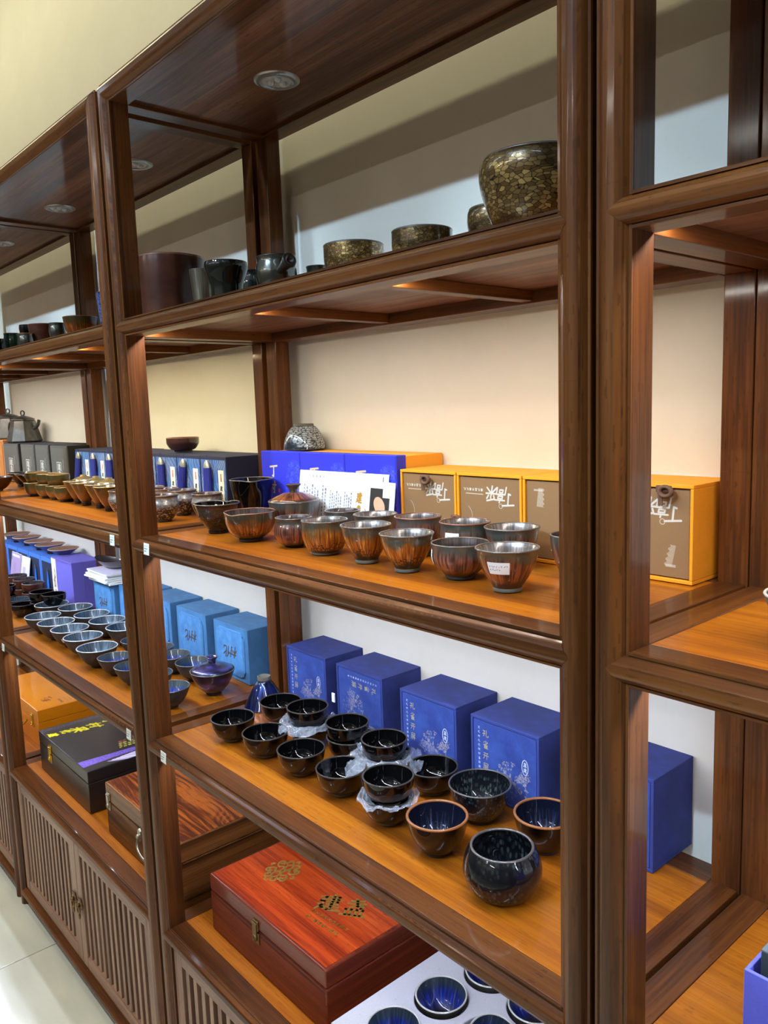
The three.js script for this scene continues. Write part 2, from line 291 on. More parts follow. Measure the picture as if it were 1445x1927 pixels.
// ------------------------------------------------------------------ ceramics
const SH = Y.map((y) => y + 0.0006);   // shelf tops: 0 top, 1 second, 2 third, 3 lowest
const streak = (u, v, n, k, seed) => fbm(u * n + seed, v * k + seed, 3, n);
const GT = {
  amber: tex(512, 256, (u, v) => {
    const s = streak(u, v, 150, 3, 1), b = fbm(u * 12 + 3, v * 5, 3, 12), w = v + (b - 0.5) * 0.35;
    let c = mix([112, 58, 16], [206, 130, 46], smooth(0.25, 0.85, s)); c = mix(c, [78, 78, 66], smooth(0.6, 0.84, w + (s - 0.5) * 0.3)); c = mix([40, 30, 16], c, smooth(0.04, 0.3, w));
    const q = voronoi(u * 26, v * 9, 26); if (w < 0.36 && q[1] - q[0] < 0.12) c = mix(c, [22, 18, 12], 0.8);
    return mix(c, [214, 190, 140], 0.35 * smooth(0.66, 0.82, s) * smooth(0.15, 0.4, w));
  }, false),
  plum: tex(512, 256, (u, v) => {
    const s = streak(u, v, 140, 3, 5), b = fbm(u * 9 + 3, v * 4, 3, 9), w = v + (b - 0.5) * 0.3;
    let c = mix([66, 40, 32], [156, 100, 80], smooth(0.2, 0.8, s)); c = mix(c, [80, 84, 78], smooth(0.66, 0.88, w + (s - 0.5) * 0.3)); c = mix(c, [70, 46, 34], smooth(0.3, 0.05, w));
    return mix(c, [176, 112, 54], 0.7 * smooth(0.5, 0.7, b) * (0.5 + 0.5 * s) * smooth(0.75, 0.5, w));
  }, false),
  silver: tex(512, 128, (u, v) => mix([92, 84, 82], [206, 200, 200], clamp(streak(u, v, 120, 2, 3) * 0.9 + fbm(u * 10, v * 4, 2, 10) * 0.5 - 0.25)), false),
  hare: tex(512, 128, (u, v) => { const s = streak(u, v, 220, 3, 9); let c = mix([62, 76, 88], [150, 166, 176], smooth(0.2, 0.8, s)); c = mix(c, [40, 58, 86], smooth(0.35, 1.0, v) * 0.75); return mix(c, [96, 160, 206], 0.45 * smooth(0.6, 0.8, fbm(u * 5, v * 3, 2, 5))); }, false),
  cobalt: tex(512, 128, (u, v) => { const s = streak(u, v, 130, 2, 11); let c = mix([44, 54, 54], [104, 120, 112], s); c = mix(c, mix([10, 24, 104], [40, 96, 220], smooth(0.3, 0.8, s)), smooth(0.12, 0.36, v)); return mix(c, [6, 8, 26], smooth(0.5, 0.85, v)); }, false),
  crackle: tex(512, 256, (u, v) => { const q = voronoi(u * 54, v * 21, 54), e = smooth(0.02, 0.14, q[1] - q[0]); return mix([34, 24, 12], mix([104, 76, 36], [206, 172, 104], q[2] ** 1.3), e * (0.45 + 0.55 * smooth(0.3, 0.6, fbm(u * 5, v * 3, 2, 5)))); }, false),
  oil: tex(512, 256, (u, v) => { const q = voronoi(u * 56, v * 8, 56), d = smooth(0.5, 0.15, q[0]) * (0.2 + 0.8 * q[2]) * smooth(0.3, 0.7, fbm(u * 6, v * 3, 2, 6) + 0.1); return mix([9, 11, 16], [104, 116, 104], d * 0.6); }, false),
  iron: tex(512, 256, (u, v) => { const n = fbm(u * 60, v * 26, 3, 60), b = v + (fbm(u * 8, v * 4, 2, 8) - 0.5) * 0.3; let c = mix([30, 22, 16], [148, 128, 104], smooth(0.5, 0.66, n)); c = mix(c, [176, 172, 166], smooth(0.45, 0.75, b) * (0.6 + 0.4 * n)); return mix(c, [110, 84, 68], smooth(0.86, 0.98, v)); }, false),
  olive: tex(512, 128, (u, v) => { const s = streak(u, v, 60, 2, 17); let c = mix([150, 104, 52], [196, 160, 100], s); c = mix(c, [120, 112, 62], smooth(0.4, 0.75, v + (s - 0.5) * 0.3)); return mix([48, 36, 22], c, smooth(0.02, 0.2, v)); }, false),
  snow: tex(512, 256, (u, v) => { const q = voronoi(u * 24, v * 12, 24), k = smooth(0.04, 0.2, q[1] - q[0]) * smooth(0.25, 0.55, fbm(u * 9, v * 5, 2, 9) + 0.14); return mix([24, 26, 32], [186, 194, 192], k * (0.55 + 0.45 * noise(u * 180, v * 80))); }, false),
  peacock: tex(512, 256, (u, v) => { const s = streak(u, v, 140, 3, 23); let c = mix([22, 30, 60], [110, 160, 205], smooth(0.4, 0.8, s)); return mix(c, [30, 60, 190], 0.5 * smooth(0.45, 0.75, fbm(u * 6, v * 3, 2, 6))); }, false),
  violet: tex(256, 128, (u, v) => mix([24, 22, 40], [70, 58, 128], smooth(0.45, 0.8, fbm(u * 7, v * 4, 3, 7)))),
  graphite: tex(256, 128, (u, v) => mix([66, 64, 60], [106, 102, 96], fbm(u * 30, v * 10, 3, 30))),
  rust: tex(256, 128, (u, v) => mix([52, 24, 14], [88, 46, 30], fbm(u * 12, v * 8, 4, 12))),
  night: tex(512, 128, (u, v) => { const s = streak(u, v, 110, 1.6, 31); return mix([9, 11, 26], [62, 74, 110], smooth(0.5, 0.85, s) * smooth(0.1, 0.5, v)); }, false),
  tea: tex(256, 128, (u, v) => mix([6, 4, 4], [17, 11, 8], fbm(u * 10, v * 5, 3, 10) * smooth(1, 0.3, v) + 0.1)),
};
const gl = (o) => std({ roughness: 0.4, clearcoat: 1, clearcoatRoughness: 0.04, ...(o.metalness ? {} : { specularIntensity: 0.15 }), ...o });
const G = {
  black: gl({ color: hex(6, 6, 7), specularIntensity: 0 }), blackOut: gl({ map: GT.tea, color: hex(200, 190, 190) }), blackRim: gl({ color: hex(58, 51, 46), roughness: 0.4, clearcoat: 0.6 }),
  amber: gl({ map: GT.amber, clearcoat: 0.9, metalness: 0.3, roughness: 0.3 }), plum: gl({ map: GT.plum, clearcoat: 0.9, metalness: 0.3, roughness: 0.3 }), silver: gl({ map: GT.silver, metalness: 0.75, roughness: 0.3 }), silverDark: gl({ map: GT.silver, color: hex(150, 138, 136), metalness: 0.6 }),
  hare: gl({ map: GT.hare, color: hex(150, 156, 162), metalness: 0.3, roughness: 0.4, clearcoat: 0.4 }), cobalt: gl({ map: GT.cobalt, color: hex(190, 190, 200), metalness: 0.1, clearcoat: 0.7 }), crackle: gl({ map: GT.crackle, metalness: 0.65, roughness: 0.3 }), oil: gl({ map: GT.oil }), iron: gl({ map: GT.iron, metalness: 0.4, roughness: 0.35 }),
  olive: gl({ map: GT.olive, color: hex(185, 175, 160), metalness: 0.55, roughness: 0.33 }), snow: gl({ map: GT.snow, clearcoat: 0.7 }), peacock: gl({ map: GT.peacock, color: hex(116, 128, 156), metalness: 0.7, roughness: 0.28 }), violet: gl({ map: GT.violet, metalness: 0.3, iridescence: 0.6, iridescenceIOR: 1.6, iridescenceThicknessRange: [100, 380] }),
  graphite: std({ map: GT.graphite, color: hex(190, 186, 182), roughness: 0.55, metalness: 0.25, clearcoat: 0.25, clearcoatRoughness: 0.35 }), rust: gl({ map: GT.rust, roughness: 0.45, clearcoat: 0.6, clearcoatRoughness: 0.18 }), night: gl({ map: GT.night }), clay: std({ color: hex(104, 98, 86), roughness: 0.9 }), darkClay: std({ color: hex(48, 38, 32), roughness: 0.9 }),
  greyRim: std({ color: hex(196, 194, 188), roughness: 0.35, metalness: 0.4 }), dimRim: gl({ color: hex(88, 80, 75), metalness: 0.4 }), brownRim: gl({ color: hex(140, 84, 44) }), rustRim: gl({ color: hex(122, 74, 56), metalness: 0.3 }), blackGreen: gl({ color: hex(14, 20, 16) }), pewter: gl({ color: hex(84, 87, 82), metalness: 0.85, roughness: 0.22 }), goldRim: gl({ color: hex(146, 124, 78), metalness: 0.6 }),
  ironRim: gl({ color: hex(112, 84, 70), metalness: 0.2 }), greenSheen: gl({ color: hex(22, 44, 26), metalness: 0.4, iridescence: 0.5 }), copper: gl({ color: hex(150, 96, 52), metalness: 0.5, roughness: 0.35 }), ochre: gl({ map: GT.amber, color: hex(200, 170, 110) }), white: std({ color: hex(232, 232, 228), roughness: 0.4, clearcoat: 0.5 }), brownBoat: gl({ color: hex(52, 30, 20), roughness: 0.4 }),
};
// outer profiles from foot top to rim, in units of rim radius and height; first entry is the foot radius and foot height
const PROF = {
  tea: [[0.47, 0.11], [0.58, 0.15], [0.8, 0.32], [0.93, 0.58], [0.985, 0.85], [1, 1]],
  cone: [[0.34, 0.1], [0.44, 0.14], [0.66, 0.34], [0.85, 0.64], [1, 1]],
  steep: [[0.33, 0.12], [0.3, 0.14], [0.44, 0.26], [0.72, 0.6], [1, 1]],
  flared: [[0.46, 0.1], [0.5, 0.16], [0.68, 0.36], [0.84, 0.6], [0.92, 0.8], [0.95, 0.92], [1, 1]],
  cup: [[0.6, 0.08], [0.74, 0.14], [0.93, 0.42], [0.98, 0.66], [0.955, 0.84], [0.965, 0.93], [1, 1]],
  round: [[0.52, 0.05], [0.78, 0.12], [1.06, 0.42], [1.05, 0.66], [0.95, 0.86], [0.96, 0.94], [1, 1]],
  five: [[0.52, 0.09], [0.6, 0.15], [0.86, 0.36], [0.97, 0.6], [0.965, 0.82], [1, 1]],
  deep: [[0.48, 0.09], [0.56, 0.12], [0.77, 0.35], [0.92, 0.66], [1, 1]],
  ball: [[0.8, 0.025], [1.02, 0.12], [1.24, 0.45], [1.22, 0.66], [1.12, 0.87], [1, 1]],
  jar: [[0.5, 0.05], [0.66, 0.14], [0.97, 0.5], [1.02, 0.66], [0.94, 0.85], [0.95, 0.93], [1, 1]],
  bigbowl: [[0.7, 0.22], [0.76, 0.25], [0.92, 0.5], [1.03, 0.8], [1, 0.97], [0.96, 1]],
  low: [[0.55, 0.1], [0.75, 0.2], [0.98, 0.6], [1.0, 0.85], [1, 1]],
  dish: [[0.24, 0.2], [0.3, 0.24], [0.62, 0.6], [1, 1]],
  straight: [[0.86, 0.02], [0.94, 0.05], [0.98, 0.4], [1.0, 0.8], [0.99, 0.97], [0.985, 1]],
  beaker: [[0.62, 0.03], [0.68, 0.08], [0.82, 0.5], [0.96, 0.9], [1, 1]],
  bell: [[0.62, 0.04], [0.72, 0.12], [0.75, 0.5], [0.82, 0.62], [1, 0.9], [0.97, 1]],
  belly: [[0.5, 0.06], [0.8, 0.2], [1.06, 0.55], [1.04, 0.75], [0.98, 0.92], [1, 1]],
  spoutcup: [[0.45, 0.1], [0.5, 0.18], [0.62, 0.3], [0.8, 0.52], [0.9, 0.8], [1, 1]],
};
function curve(points, n) { return new THREE.CatmullRomCurve3(points.map(([x, y]) => new THREE.Vector3(x, y, 0)), false, 'centripetal').getSpacedPoints(n).map((v) => new THREE.Vector2(Math.max(v.x, 0), v.y)); }
function warpSpout(g, H, R, sp) { // pull a pouring lip out of the rim
  const p = g.attributes.position;
  for (let i = 0; i < p.count; i++) {
    const x = p.getX(i), y = p.getY(i), z = p.getZ(i), a = Math.atan2(z, x), r = Math.hypot(x, z); let d = Math.atan2(Math.sin(a - sp.a), Math.cos(a - sp.a));
    const k = Math.exp(-((d / sp.w) ** 2)) * smooth(sp.from ?? 0.35, 1, y / H);
    const q = r + k * sp.out * R * (r / R); p.setX(i, q * Math.cos(a)); p.setZ(i, q * Math.sin(a)); p.setY(i, y - k * sp.drop * H);
  }
  g.computeVertexNormals(); return g;
}
function bowlParts(t, o) {
  const { R, H, prof, out, inn, rim, foot = G.clay, wall = 0.0024, seg = 44, spout, wob = 0 } = o, P = PROF[prof], fr = P[0][0] * R, fh = P[0][1] * H;
  const outer = curve(P.map(([a, b]) => [a * R, b * H]), 22);
  const th = (k) => wall * (1 + 0.9 * (1 - k));
  const inner = curve([[P[P.length - 1][0] * R - wall, H], ...P.slice(1, -1).reverse().map(([a, b]) => [Math.max(a * R - th(b), 0.1 * R), Math.max(b * H, fh + 0.004)]), [P[0][0] * R * 0.6, fh + 0.0035], [0, fh + 0.003]], 20);
  const fix = (g) => {
    if (wob) { const p = g.attributes.position; for (let i = 0; i < p.count; i++) { const a = Math.atan2(p.getZ(i), p.getX(i)); p.setY(i, p.getY(i) + wob * H * smooth(0.5, 1, p.getY(i) / H) * Math.sin(2 * a + 1)); } g.computeVertexNormals(); }
    return spout ? warpSpout(g, H, R, spout) : g; };
  mesh('body', fix(new THREE.LatheGeometry(outer, seg)), out, t);
  mesh('interior', fix(new THREE.LatheGeometry(inner, seg)), inn, t);
  const a = outer[outer.length - 1].x, tr = wall * 0.56, ringp = []; for (let i = 0; i <= 8; i++) { const q = -0.6 + (Math.PI + 1.2) * i / 8; ringp.push(new THREE.Vector2(a - wall / 2 + tr * 1.1 * Math.cos(q), H + tr * Math.sin(q))); }
  mesh('rim', fix(new THREE.LatheGeometry(ringp, seg)), rim, t);
  mesh('foot', new THREE.LatheGeometry([[fr * 0.97, fh + 0.0015], [fr, fh * 0.7], [fr * 0.985, 0.0008], [fr * 0.9, 0], [fr * 0.78, 0], [fr * 0.74, fh * 0.5], [0, fh * 0.55]].map((q) => new THREE.Vector2(...q)), 32), foot, t);
}
const labelTex = canvasTex(128, 64, (g) => { g.fillStyle = '#f1f0ec'; g.fillRect(0, 0, 128, 64); g.fillStyle = '#444'; const r = rng(4); for (let l = 0; l < 2; l++) for (let i = 0; i < (l ? 5 : 8); i++) for (let k = 0; k < 4; k++) g.fillRect(8 + i * 14 + r() * 8, 16 + l * 18 + r() * 9, 1.5 + r() * 5, 1.6); });
const labelMat = std({ map: labelTex, roughness: 0.6 });
function sticker(t, o, ang, y0, y1, arc) { // paper label following the wall
  const P = curve(PROF[o.prof].map(([a, b]) => [a * o.R, b * o.H]), 40), rad = (y) => { let b = P[0]; for (const q of P) if (q.y <= y) b = q; return b.x; };
  const pts = []; for (let i = 0; i <= 6; i++) { const y = y0 + (y1 - y0) * i / 6; pts.push(new THREE.Vector2(rad(y) + 0.0006, y)); }
  const g = new THREE.LatheGeometry(pts, 14, ang - arc / 2, arc); const m = mesh('paper_label', g, labelMat, t); m.userData.label = 'small white paper label';
}
const protos = new Map();
function bowl(key, o, name, category, label, group, x, z, level, turn = 0, y0 = 0) {
  const pos = [x, SH[level] + y0, z];
  if (!protos.has(key)) { const t = thing(name, label, category, group, pos, turn); bowlParts(t, o); if (o.sticker) sticker(t, o, ...o.sticker); protos.set(key, t); return t; }
  const c = copy(protos.get(key), name, label, pos, turn); c.userData.category = category; if (group) c.userData.group = group; else delete c.userData.group; return c;
}

// --- third shelf of the middle unit: black bowls
const KB = { R: 0.0445, H: 0.0455, prof: 'tea', out: G.blackOut, inn: G.black, rim: G.blackRim };
const KS = { ...KB, R: 0.0415, H: 0.044 };
const gB = 'black glazed tea bowls on the third shelf';
const kb = (label, x, z, y0 = 0, small) => bowl(small ? 'ks' : 'kb', small ? KS : KB, 'tea_bowl', 'bowl', label, gB, x, z, 2, R0() * 6, y0);
kb('black tea bowl at the far left end of the front row on the third shelf', -0.936, -0.116);
kb('second black tea bowl from the left in the front row, third shelf', -0.824, -0.122);
kb('third black tea bowl from the left in the front row, third shelf', -0.711, -0.127);
kb('large black tea bowl just left of the front bubble-wrapped pair', -0.598, -0.132);
kb('lower bowl of the black pair in the front row with bubble wrap between', -0.468, -0.126, 0, true);
kb('upper bowl of the black pair in the front row with bubble wrap between', -0.462, -0.1225, 0.0365, true);
kb('black tea bowl in the back row beside the upside-down blue cup', -0.941, -0.235);
kb('lower black bowl under wrap, left of the three stacked back-row pairs', -0.806, -0.215);
kb('upper black bowl resting on bubble wrap, left of the three back-row pairs', -0.803, -0.209, 0.034, true);
kb('lower black bowl of the middle back-row pair, before the rotated blue box', -0.692, -0.226);
kb('upper black bowl of the middle back-row pair, before the rotated blue box', -0.692, -0.221, 0.03, true);
kb('lower black bowl of the right back-row pair, mostly covered by bubble wrap', -0.585, -0.225);
kb('upper black bowl on the widest sheet of bubble wrap', -0.582, -0.218, 0.032, true);
kb('single black tea bowl before the third blue box', -0.489, -0.246);
bowl('sp', { R: 0.0502, H: 0.0595, prof: 'deep', out: G.oil, inn: G.oil, rim: G.dimRim, foot: G.darkClay }, 'tea_bowl', 'bowl', 'tall dark bowl with grey oil-spot glaze before the last blue box', null, -0.37, -0.236, 2, 1);
const BR = { R: 0.0465, H: 0.0555, prof: 'deep', out: G.rust, inn: G.night, rim: G.brownRim, foot: G.darkClay, wall: 0.0036 };
bowl('br', { ...BR, out: gl({ map: GT.tea, color: hex(235, 225, 215) }) }, 'tea_bowl', 'bowl', 'dark bowl with a brown rim and streaked blue inside, left of the round pot', null, -0.352, -0.122, 2, 0.4);
bowl('br', BR, 'tea_bowl', 'bowl', 'dark bowl with a brown rim behind the round pot, half hidden by the post', null, -0.244, -0.24, 2, 2.2);
bowl('pot', { R: 0.0432, H: 0.0665, prof: 'ball', out: G.oil, inn: G.oil, rim: G.dimRim, foot: G.darkClay, wall: 0.0032 }, 'tea_bowl', 'bowl', 'round-bellied black bowl with oil-spot glaze at the shelf front', null, -0.219, -0.114, 2, 2.5);
{ // upside-down blue cup
  const t = bowl('cone', { R: 0.047, H: 0.068, prof: 'steep', out: G.peacock, inn: G.peacock, rim: G.dimRim, foot: G.clay }, 'tea_cup', 'cup', 'blue iridescent cup standing upside down by the left rear post', null, -1.046, -0.262, 2, 1, 0.069);
  t.rotation.x = Math.PI;
}
// --- second shelf of the middle unit
const C2 = (key, o, label, x, z, turn = 0, name = 'tea_cup', cat = 'cup') => bowl(key, o, name, cat, label, 'metallic brown tea cups on the second shelf', x, z, 1, turn);
C2('c1', { R: 0.0325, H: 0.0515, prof: 'round', out: gl({ map: GT.plum, color: hex(255, 245, 245), metalness: 0.45, roughness: 0.3, iridescence: 0.6, iridescenceIOR: 1.5, iridescenceThicknessRange: [100, 320] }), inn: G.silverDark, rim: G.dimRim, foot: G.darkClay }, 'small round-bellied brown cup beside the pinched pouring bowl', -0.71, -0.134);
C2('c2', { R: 0.0393, H: 0.0562, prof: 'cup', out: G.amber, inn: G.silver, rim: G.dimRim }, 'amber cup with straight sides, second in the front row from the lidded bowl', -0.609, -0.127, 1);
C2('c3', { R: 0.0404, H: 0.0589, prof: 'flared', out: G.amber, inn: G.silver, rim: G.dimRim }, 'amber cup flaring to a silver rim, third in the front row', -0.496, -0.123, 2.4);
C2('c4', { R: 0.0407, H: 0.0558, prof: 'flared', out: G.amber, inn: G.silver, rim: G.dimRim }, 'amber cup on a narrow grey foot, left of the dark cup', -0.398, -0.119, 4);
C2('c5', { R: 0.041, H: 0.0495, prof: 'five', out: G.plum, inn: G.silverDark, rim: G.dimRim, foot: G.darkClay, sticker: [-0.75, 0.022, 0.042, 0.5] }, 'dark plum cup with veined glaze, left of the cup with the front label', -0.307, -0.136);
C2('c6', { R: 0.0417, H: 0.0558, prof: 'flared', out: gl({ map: GT.plum, color: hex(255, 232, 200), metalness: 0.2 }), inn: G.silver, rim: G.dimRim, sticker: [0.38, 0.027, 0.043, 0.8] }, 'reddish cup bearing a large white paper label on its front', -0.208, -0.12);
C2('d1', { R: 0.0325, H: 0.055, prof: 'cup', out: G.plum, inn: G.silverDark, rim: G.dimRim }, 'brown cup in the back row before the leaflets, nearest the lidded bowl', -0.688, -0.226);
C2('d2', { R: 0.0386, H: 0.057, prof: 'flared', out: G.plum, inn: G.silver, rim: G.dimRim }, 'flared dark cup in the back row before the printed photo of hands', -0.588, -0.221, 2);
C2('d3', { R: 0.0387, H: 0.0626, prof: 'cup', out: gl({ map: GT.plum, color: hex(255, 225, 225) }), inn: G.silver, rim: G.rustRim }, 'plum-coloured straight cup before the first brown-fronted box', -0.479, -0.219, 1);
C2('d4', { R: 0.0397, H: 0.0626, prof: 'cup', out: G.plum, inn: G.silver, rim: G.rustRim, sticker: [0.2, 0.034, 0.05, 0.62] }, 'straight brown cup with a white label, in the back row', -0.377, -0.221);
C2('d5', { R: 0.0409, H: 0.0607, prof: 'flared', out: G.plum, inn: G.silver, rim: G.dimRim }, 'dark flared cup with a bright metallic inside, behind the cup with the front label', -0.294, -0.232, 5);
C2('d6', { R: 0.033, H: 0.06, prof: 'deep', out: G.plum, inn: G.silverDark, rim: G.dimRim }, 'brown cup cut off by the right front post, back row', -0.185, -0.232, 3);
C2('d7', { R: 0.036, H: 0.052, prof: 'cone', out: G.graphite, inn: G.hare, rim: G.greyRim }, 'grey cup almost wholly hidden behind the right front post', -0.082, -0.12);
bowl('spout', { R: 0.0465, H: 0.059, prof: 'spoutcup', out: gl({ map: GT.iron, color: hex(105, 88, 76) }), inn: G.black, rim: G.dimRim, foot: G.black, spout: { a: -2.2, w: 0.25, out: 0.12, drop: 0.06 } }, 'pouring_bowl', 'bowl', 'black speckled pouring bowl with a waisted foot at the left end', null, -0.97, -0.129, 1);
bowl('pour', { R: 0.048, H: 0.0545, prof: 'tea', out: gl({ map: GT.amber, color: hex(225, 215, 200), metalness: 0.45 }), inn: G.silverDark, rim: G.rustRim, foot: G.darkClay, spout: { a: 1.25, w: 0.3, out: 0.1, drop: 0.04 } }, 'pouring_bowl', 'bowl', 'silver and amber pouring bowl with a pinched rim', null, -0.829, -0.118, 1);
bowl('pitcher', { R: 0.0465, H: 0.097, prof: 'beaker', out: G.blackOut, inn: G.blackOut, rim: G.dimRim, foot: G.darkClay, spout: { a: 0.55, w: 0.3, out: 0.16, drop: 0.02, from: 0.6 } }, 'pitcher', 'pitcher', 'tall black flared pitcher before the tasselled boxes', null, -1.006, -0.233, 1);
function lidded(label, x, z, level, o, lidMat, knobMat) {
  const t = thing('lidded_bowl', label, 'lidded bowl', null, [x, SH[level], z]); bowlParts(t, o);
  const R = o.R, H = o.H, lid = mesh('lid', new THREE.LatheGeometry(curve([[R * 0.93, H - 0.004], [R * 0.9, H + 0.003], [R * 0.6, H + 0.0115], [R * 0.32, H + 0.0165], [0, H + 0.0175]], 18), 40), lidMat, t);
  mesh('knob', new THREE.LatheGeometry([[0.009, H + 0.0155], [0.0085, H + 0.021], [0.0105, H + 0.026], [0.015, H + 0.031], [0.0148, H + 0.0325], [0.0105, H + 0.0315], [0.009, H + 0.027], [0, H + 0.025]].map((q) => new THREE.Vector2(...q)), 28), knobMat, lid);
  return t;
}
lidded('brown lidded tea bowl with a flared knob beside the leaflets', -0.829, -0.2185, 1, { R: 0.0505, H: 0.0645, prof: 'deep', out: G.plum, inn: G.silverDark, rim: G.dimRim, foot: G.darkClay, wall: 0.0045 }, gl({ map: GT.plum, color: hex(225, 205, 190), roughness: 0.4 }), G.silverDark);
lidded('dark violet iridescent lidded bowl before the light blue boxes', -1.201, -0.217, 2, { R: 0.0525, H: 0.058, prof: 'cone', out: G.violet, inn: G.violet, rim: G.dimRim, foot: G.darkClay }, G.violet, G.violet);
{ // upside-down crackled cup on the blue boxes
  const t = bowl('upc', { R: 0.046, H: 0.054, prof: 'deep', out: G.snow, inn: G.snow, rim: G.blackRim, foot: G.clay }, 'tea_cup', 'cup', 'white-mottled black cup lying upside down on the royal blue boxes', null, -0.975, -0.352, 1, 1, 0.1535 + 0.0555);
  t.rotation.x = Math.PI;
}
// --- top shelf, middle unit
const T = (key, o, name, cat, label, x, z, turn = 0, group) => bowl(key, o, name, cat, label, group, x, z, 0, turn);
T('bigpot', { R: 0.0755, H: 0.158, prof: 'straight', out: G.rust, inn: G.rust, rim: G.rustRim, foot: G.darkClay, wall: 0.005 }, 'pot', 'pot', 'large cylindrical reddish-brown pot on the top shelf', -1.246, -0.2);
T('cup1', { R: 0.026, H: 0.099, prof: 'beaker', out: gl({ map: GT.silver, color: hex(190, 180, 150), metalness: 0.6 }), inn: G.silverDark, rim: G.dimRim, foot: G.darkClay }, 'tea_cup', 'cup', 'tall silvery streaked cup beside the large brown pot', -1.03, -0.16);
T('bell', { R: 0.039, H: 0.08, prof: 'bell', out: G.blackGreen, inn: G.black, rim: G.black, foot: G.black }, 'tea_cup', 'cup', 'black-green cup with a flared collar on the top shelf', -0.842, -0.105);
T('smd', { R: 0.027, H: 0.081, prof: 'belly', out: G.blackGreen, inn: G.black, rim: G.black, foot: G.black }, 'tea_cup', 'cup', 'small dark cup between the collared cup and the silver pitcher', -0.9, -0.2);
{
  const t = thing('side_handle_pitcher', 'shiny pewter pitcher with a hollow side handle on the top shelf', 'pitcher', null, [-0.719, SH[0], -0.13]);
  bowlParts(t, { R: 0.033, H: 0.073, prof: 'belly', out: G.pewter, inn: G.pewter, rim: G.pewter, foot: G.pewter, spout: { a: -2.75, w: 0.35, out: 0.3, drop: -0.02, from: 0.55 } });
  const h = mesh('handle', new THREE.LatheGeometry([[0.006, 0], [0.0075, 0.02], [0.0105, 0.036], [0.0125, 0.042], [0.0115, 0.045], [0.006, 0.045], [0.004, 0.04], [0, 0.039]].map((q) => new THREE.Vector2(...q)), 24), gl({ color: hex(40, 38, 36), metalness: 0.4 }), t);
  h.position.set(0.026, 0.045, 0.012); h.rotation.set(0.5, 0, -1.25);
}
T('sm2', { R: 0.021, H: 0.064, prof: 'cup', out: G.pewter, inn: G.silver, rim: G.pewter }, 'tea_cup', 'cup', 'small pewter cup barely showing right of the side-handle pitcher', -0.715, -0.215);
T('sm3', { R: 0.02, H: 0.067, prof: 'cup', out: G.black, inn: G.black, rim: G.black, foot: G.black }, 'tea_cup', 'cup', 'small black cup hidden behind the leftmost gold crackled bowl', -0.7, -0.26);
const gk = 'gold crackle-glazed bowls on the top shelf', CK = { prof: 'low', out: G.crackle, inn: G.crackle, rim: G.dimRim, foot: G.darkClay, wall: 0.0035 };
T('g1', { ...CK, R: 0.0472, H: 0.066 }, 'tea_bowl', 'bowl', 'leftmost of the gold crackled bowls on the top shelf', -0.546, -0.16, 0, gk);
T('g2', { ...CK, R: 0.044, H: 0.063 }, 'tea_bowl', 'bowl', 'second gold crackled bowl from the left on the top shelf', -0.402, -0.17, 2, gk);
T('g3', { ...CK, R: 0.04, H: 0.086, prof: 'bigbowl' }, 'tea_bowl', 'bowl', 'gold crackled bowl partly hidden behind the largest gold bowl', -0.318, -0.235, 1, gk);
T('g4', { ...CK, R: 0.069, H: 0.104, prof: 'bigbowl', foot: G.rust }, 'tea_bowl', 'bowl', 'largest gold crackled bowl, cut off by the right front post', -0.178, -0.15, 3, gk);
// --- top shelf, left unit
T('bg', { R: 0.027, H: 0.073, prof: 'belly', out: G.greenSheen, inn: G.black, rim: G.black, foot: G.black }, 'tea_cup', 'cup', 'dark cup with a green sheen at the left end of the top shelf', -2.17, -0.13);
T('bf', { R: 0.029, H: 0.108, prof: 'bell', out: G.blackOut, inn: G.black, rim: G.black, foot: G.black }, 'tea_cup', 'cup', 'black flared cup behind the green-sheen cup', -2.24, -0.2);
T('bs', { R: 0.022, H: 0.053, prof: 'belly', out: G.pewter, inn: G.pewter, rim: G.copper }, 'tea_cup', 'cup', 'small pewter cup between the green-sheen cup and the brown bowl', -1.95, -0.1);
T('bb', { R: 0.042, H: 0.08, prof: 'deep', out: G.rust, inn: G.rust, rim: G.rustRim, foot: G.darkClay }, 'tea_bowl', 'bowl', 'reddish-brown bowl on the left top shelf', -1.952, -0.15);
T('bm', { R: 0.02, H: 0.054, prof: 'belly', out: G.pewter, inn: G.pewter, rim: G.pewter }, 'tea_cup', 'cup', 'small pewter cup between the brown bowl and the ochre bowl', -1.67, -0.09);
T('by', { R: 0.0427, H: 0.062, prof: 'deep', out: G.ochre, inn: G.rust, rim: G.rustRim, foot: G.darkClay }, 'tea_bowl', 'bowl', 'ochre bowl with a dark rim on the left top shelf', -1.588, -0.12);
T('bv', { R: 0.03, H: 0.129, prof: 'beaker', out: gl({ map: GT.snow, color: hex(150, 165, 255) }), inn: G.night, rim: G.dimRim }, 'vase', 'vase', 'tall blue and white crystalline vase next to the front post', -1.6, -0.2);
T('bk', { R: 0.024, H: 0.066, prof: 'belly', out: G.black, inn: G.black, rim: G.black, foot: G.black }, 'tea_cup', 'cup', 'black cup cut off by the photo edge on the left top shelf', -2.29, -0.12);
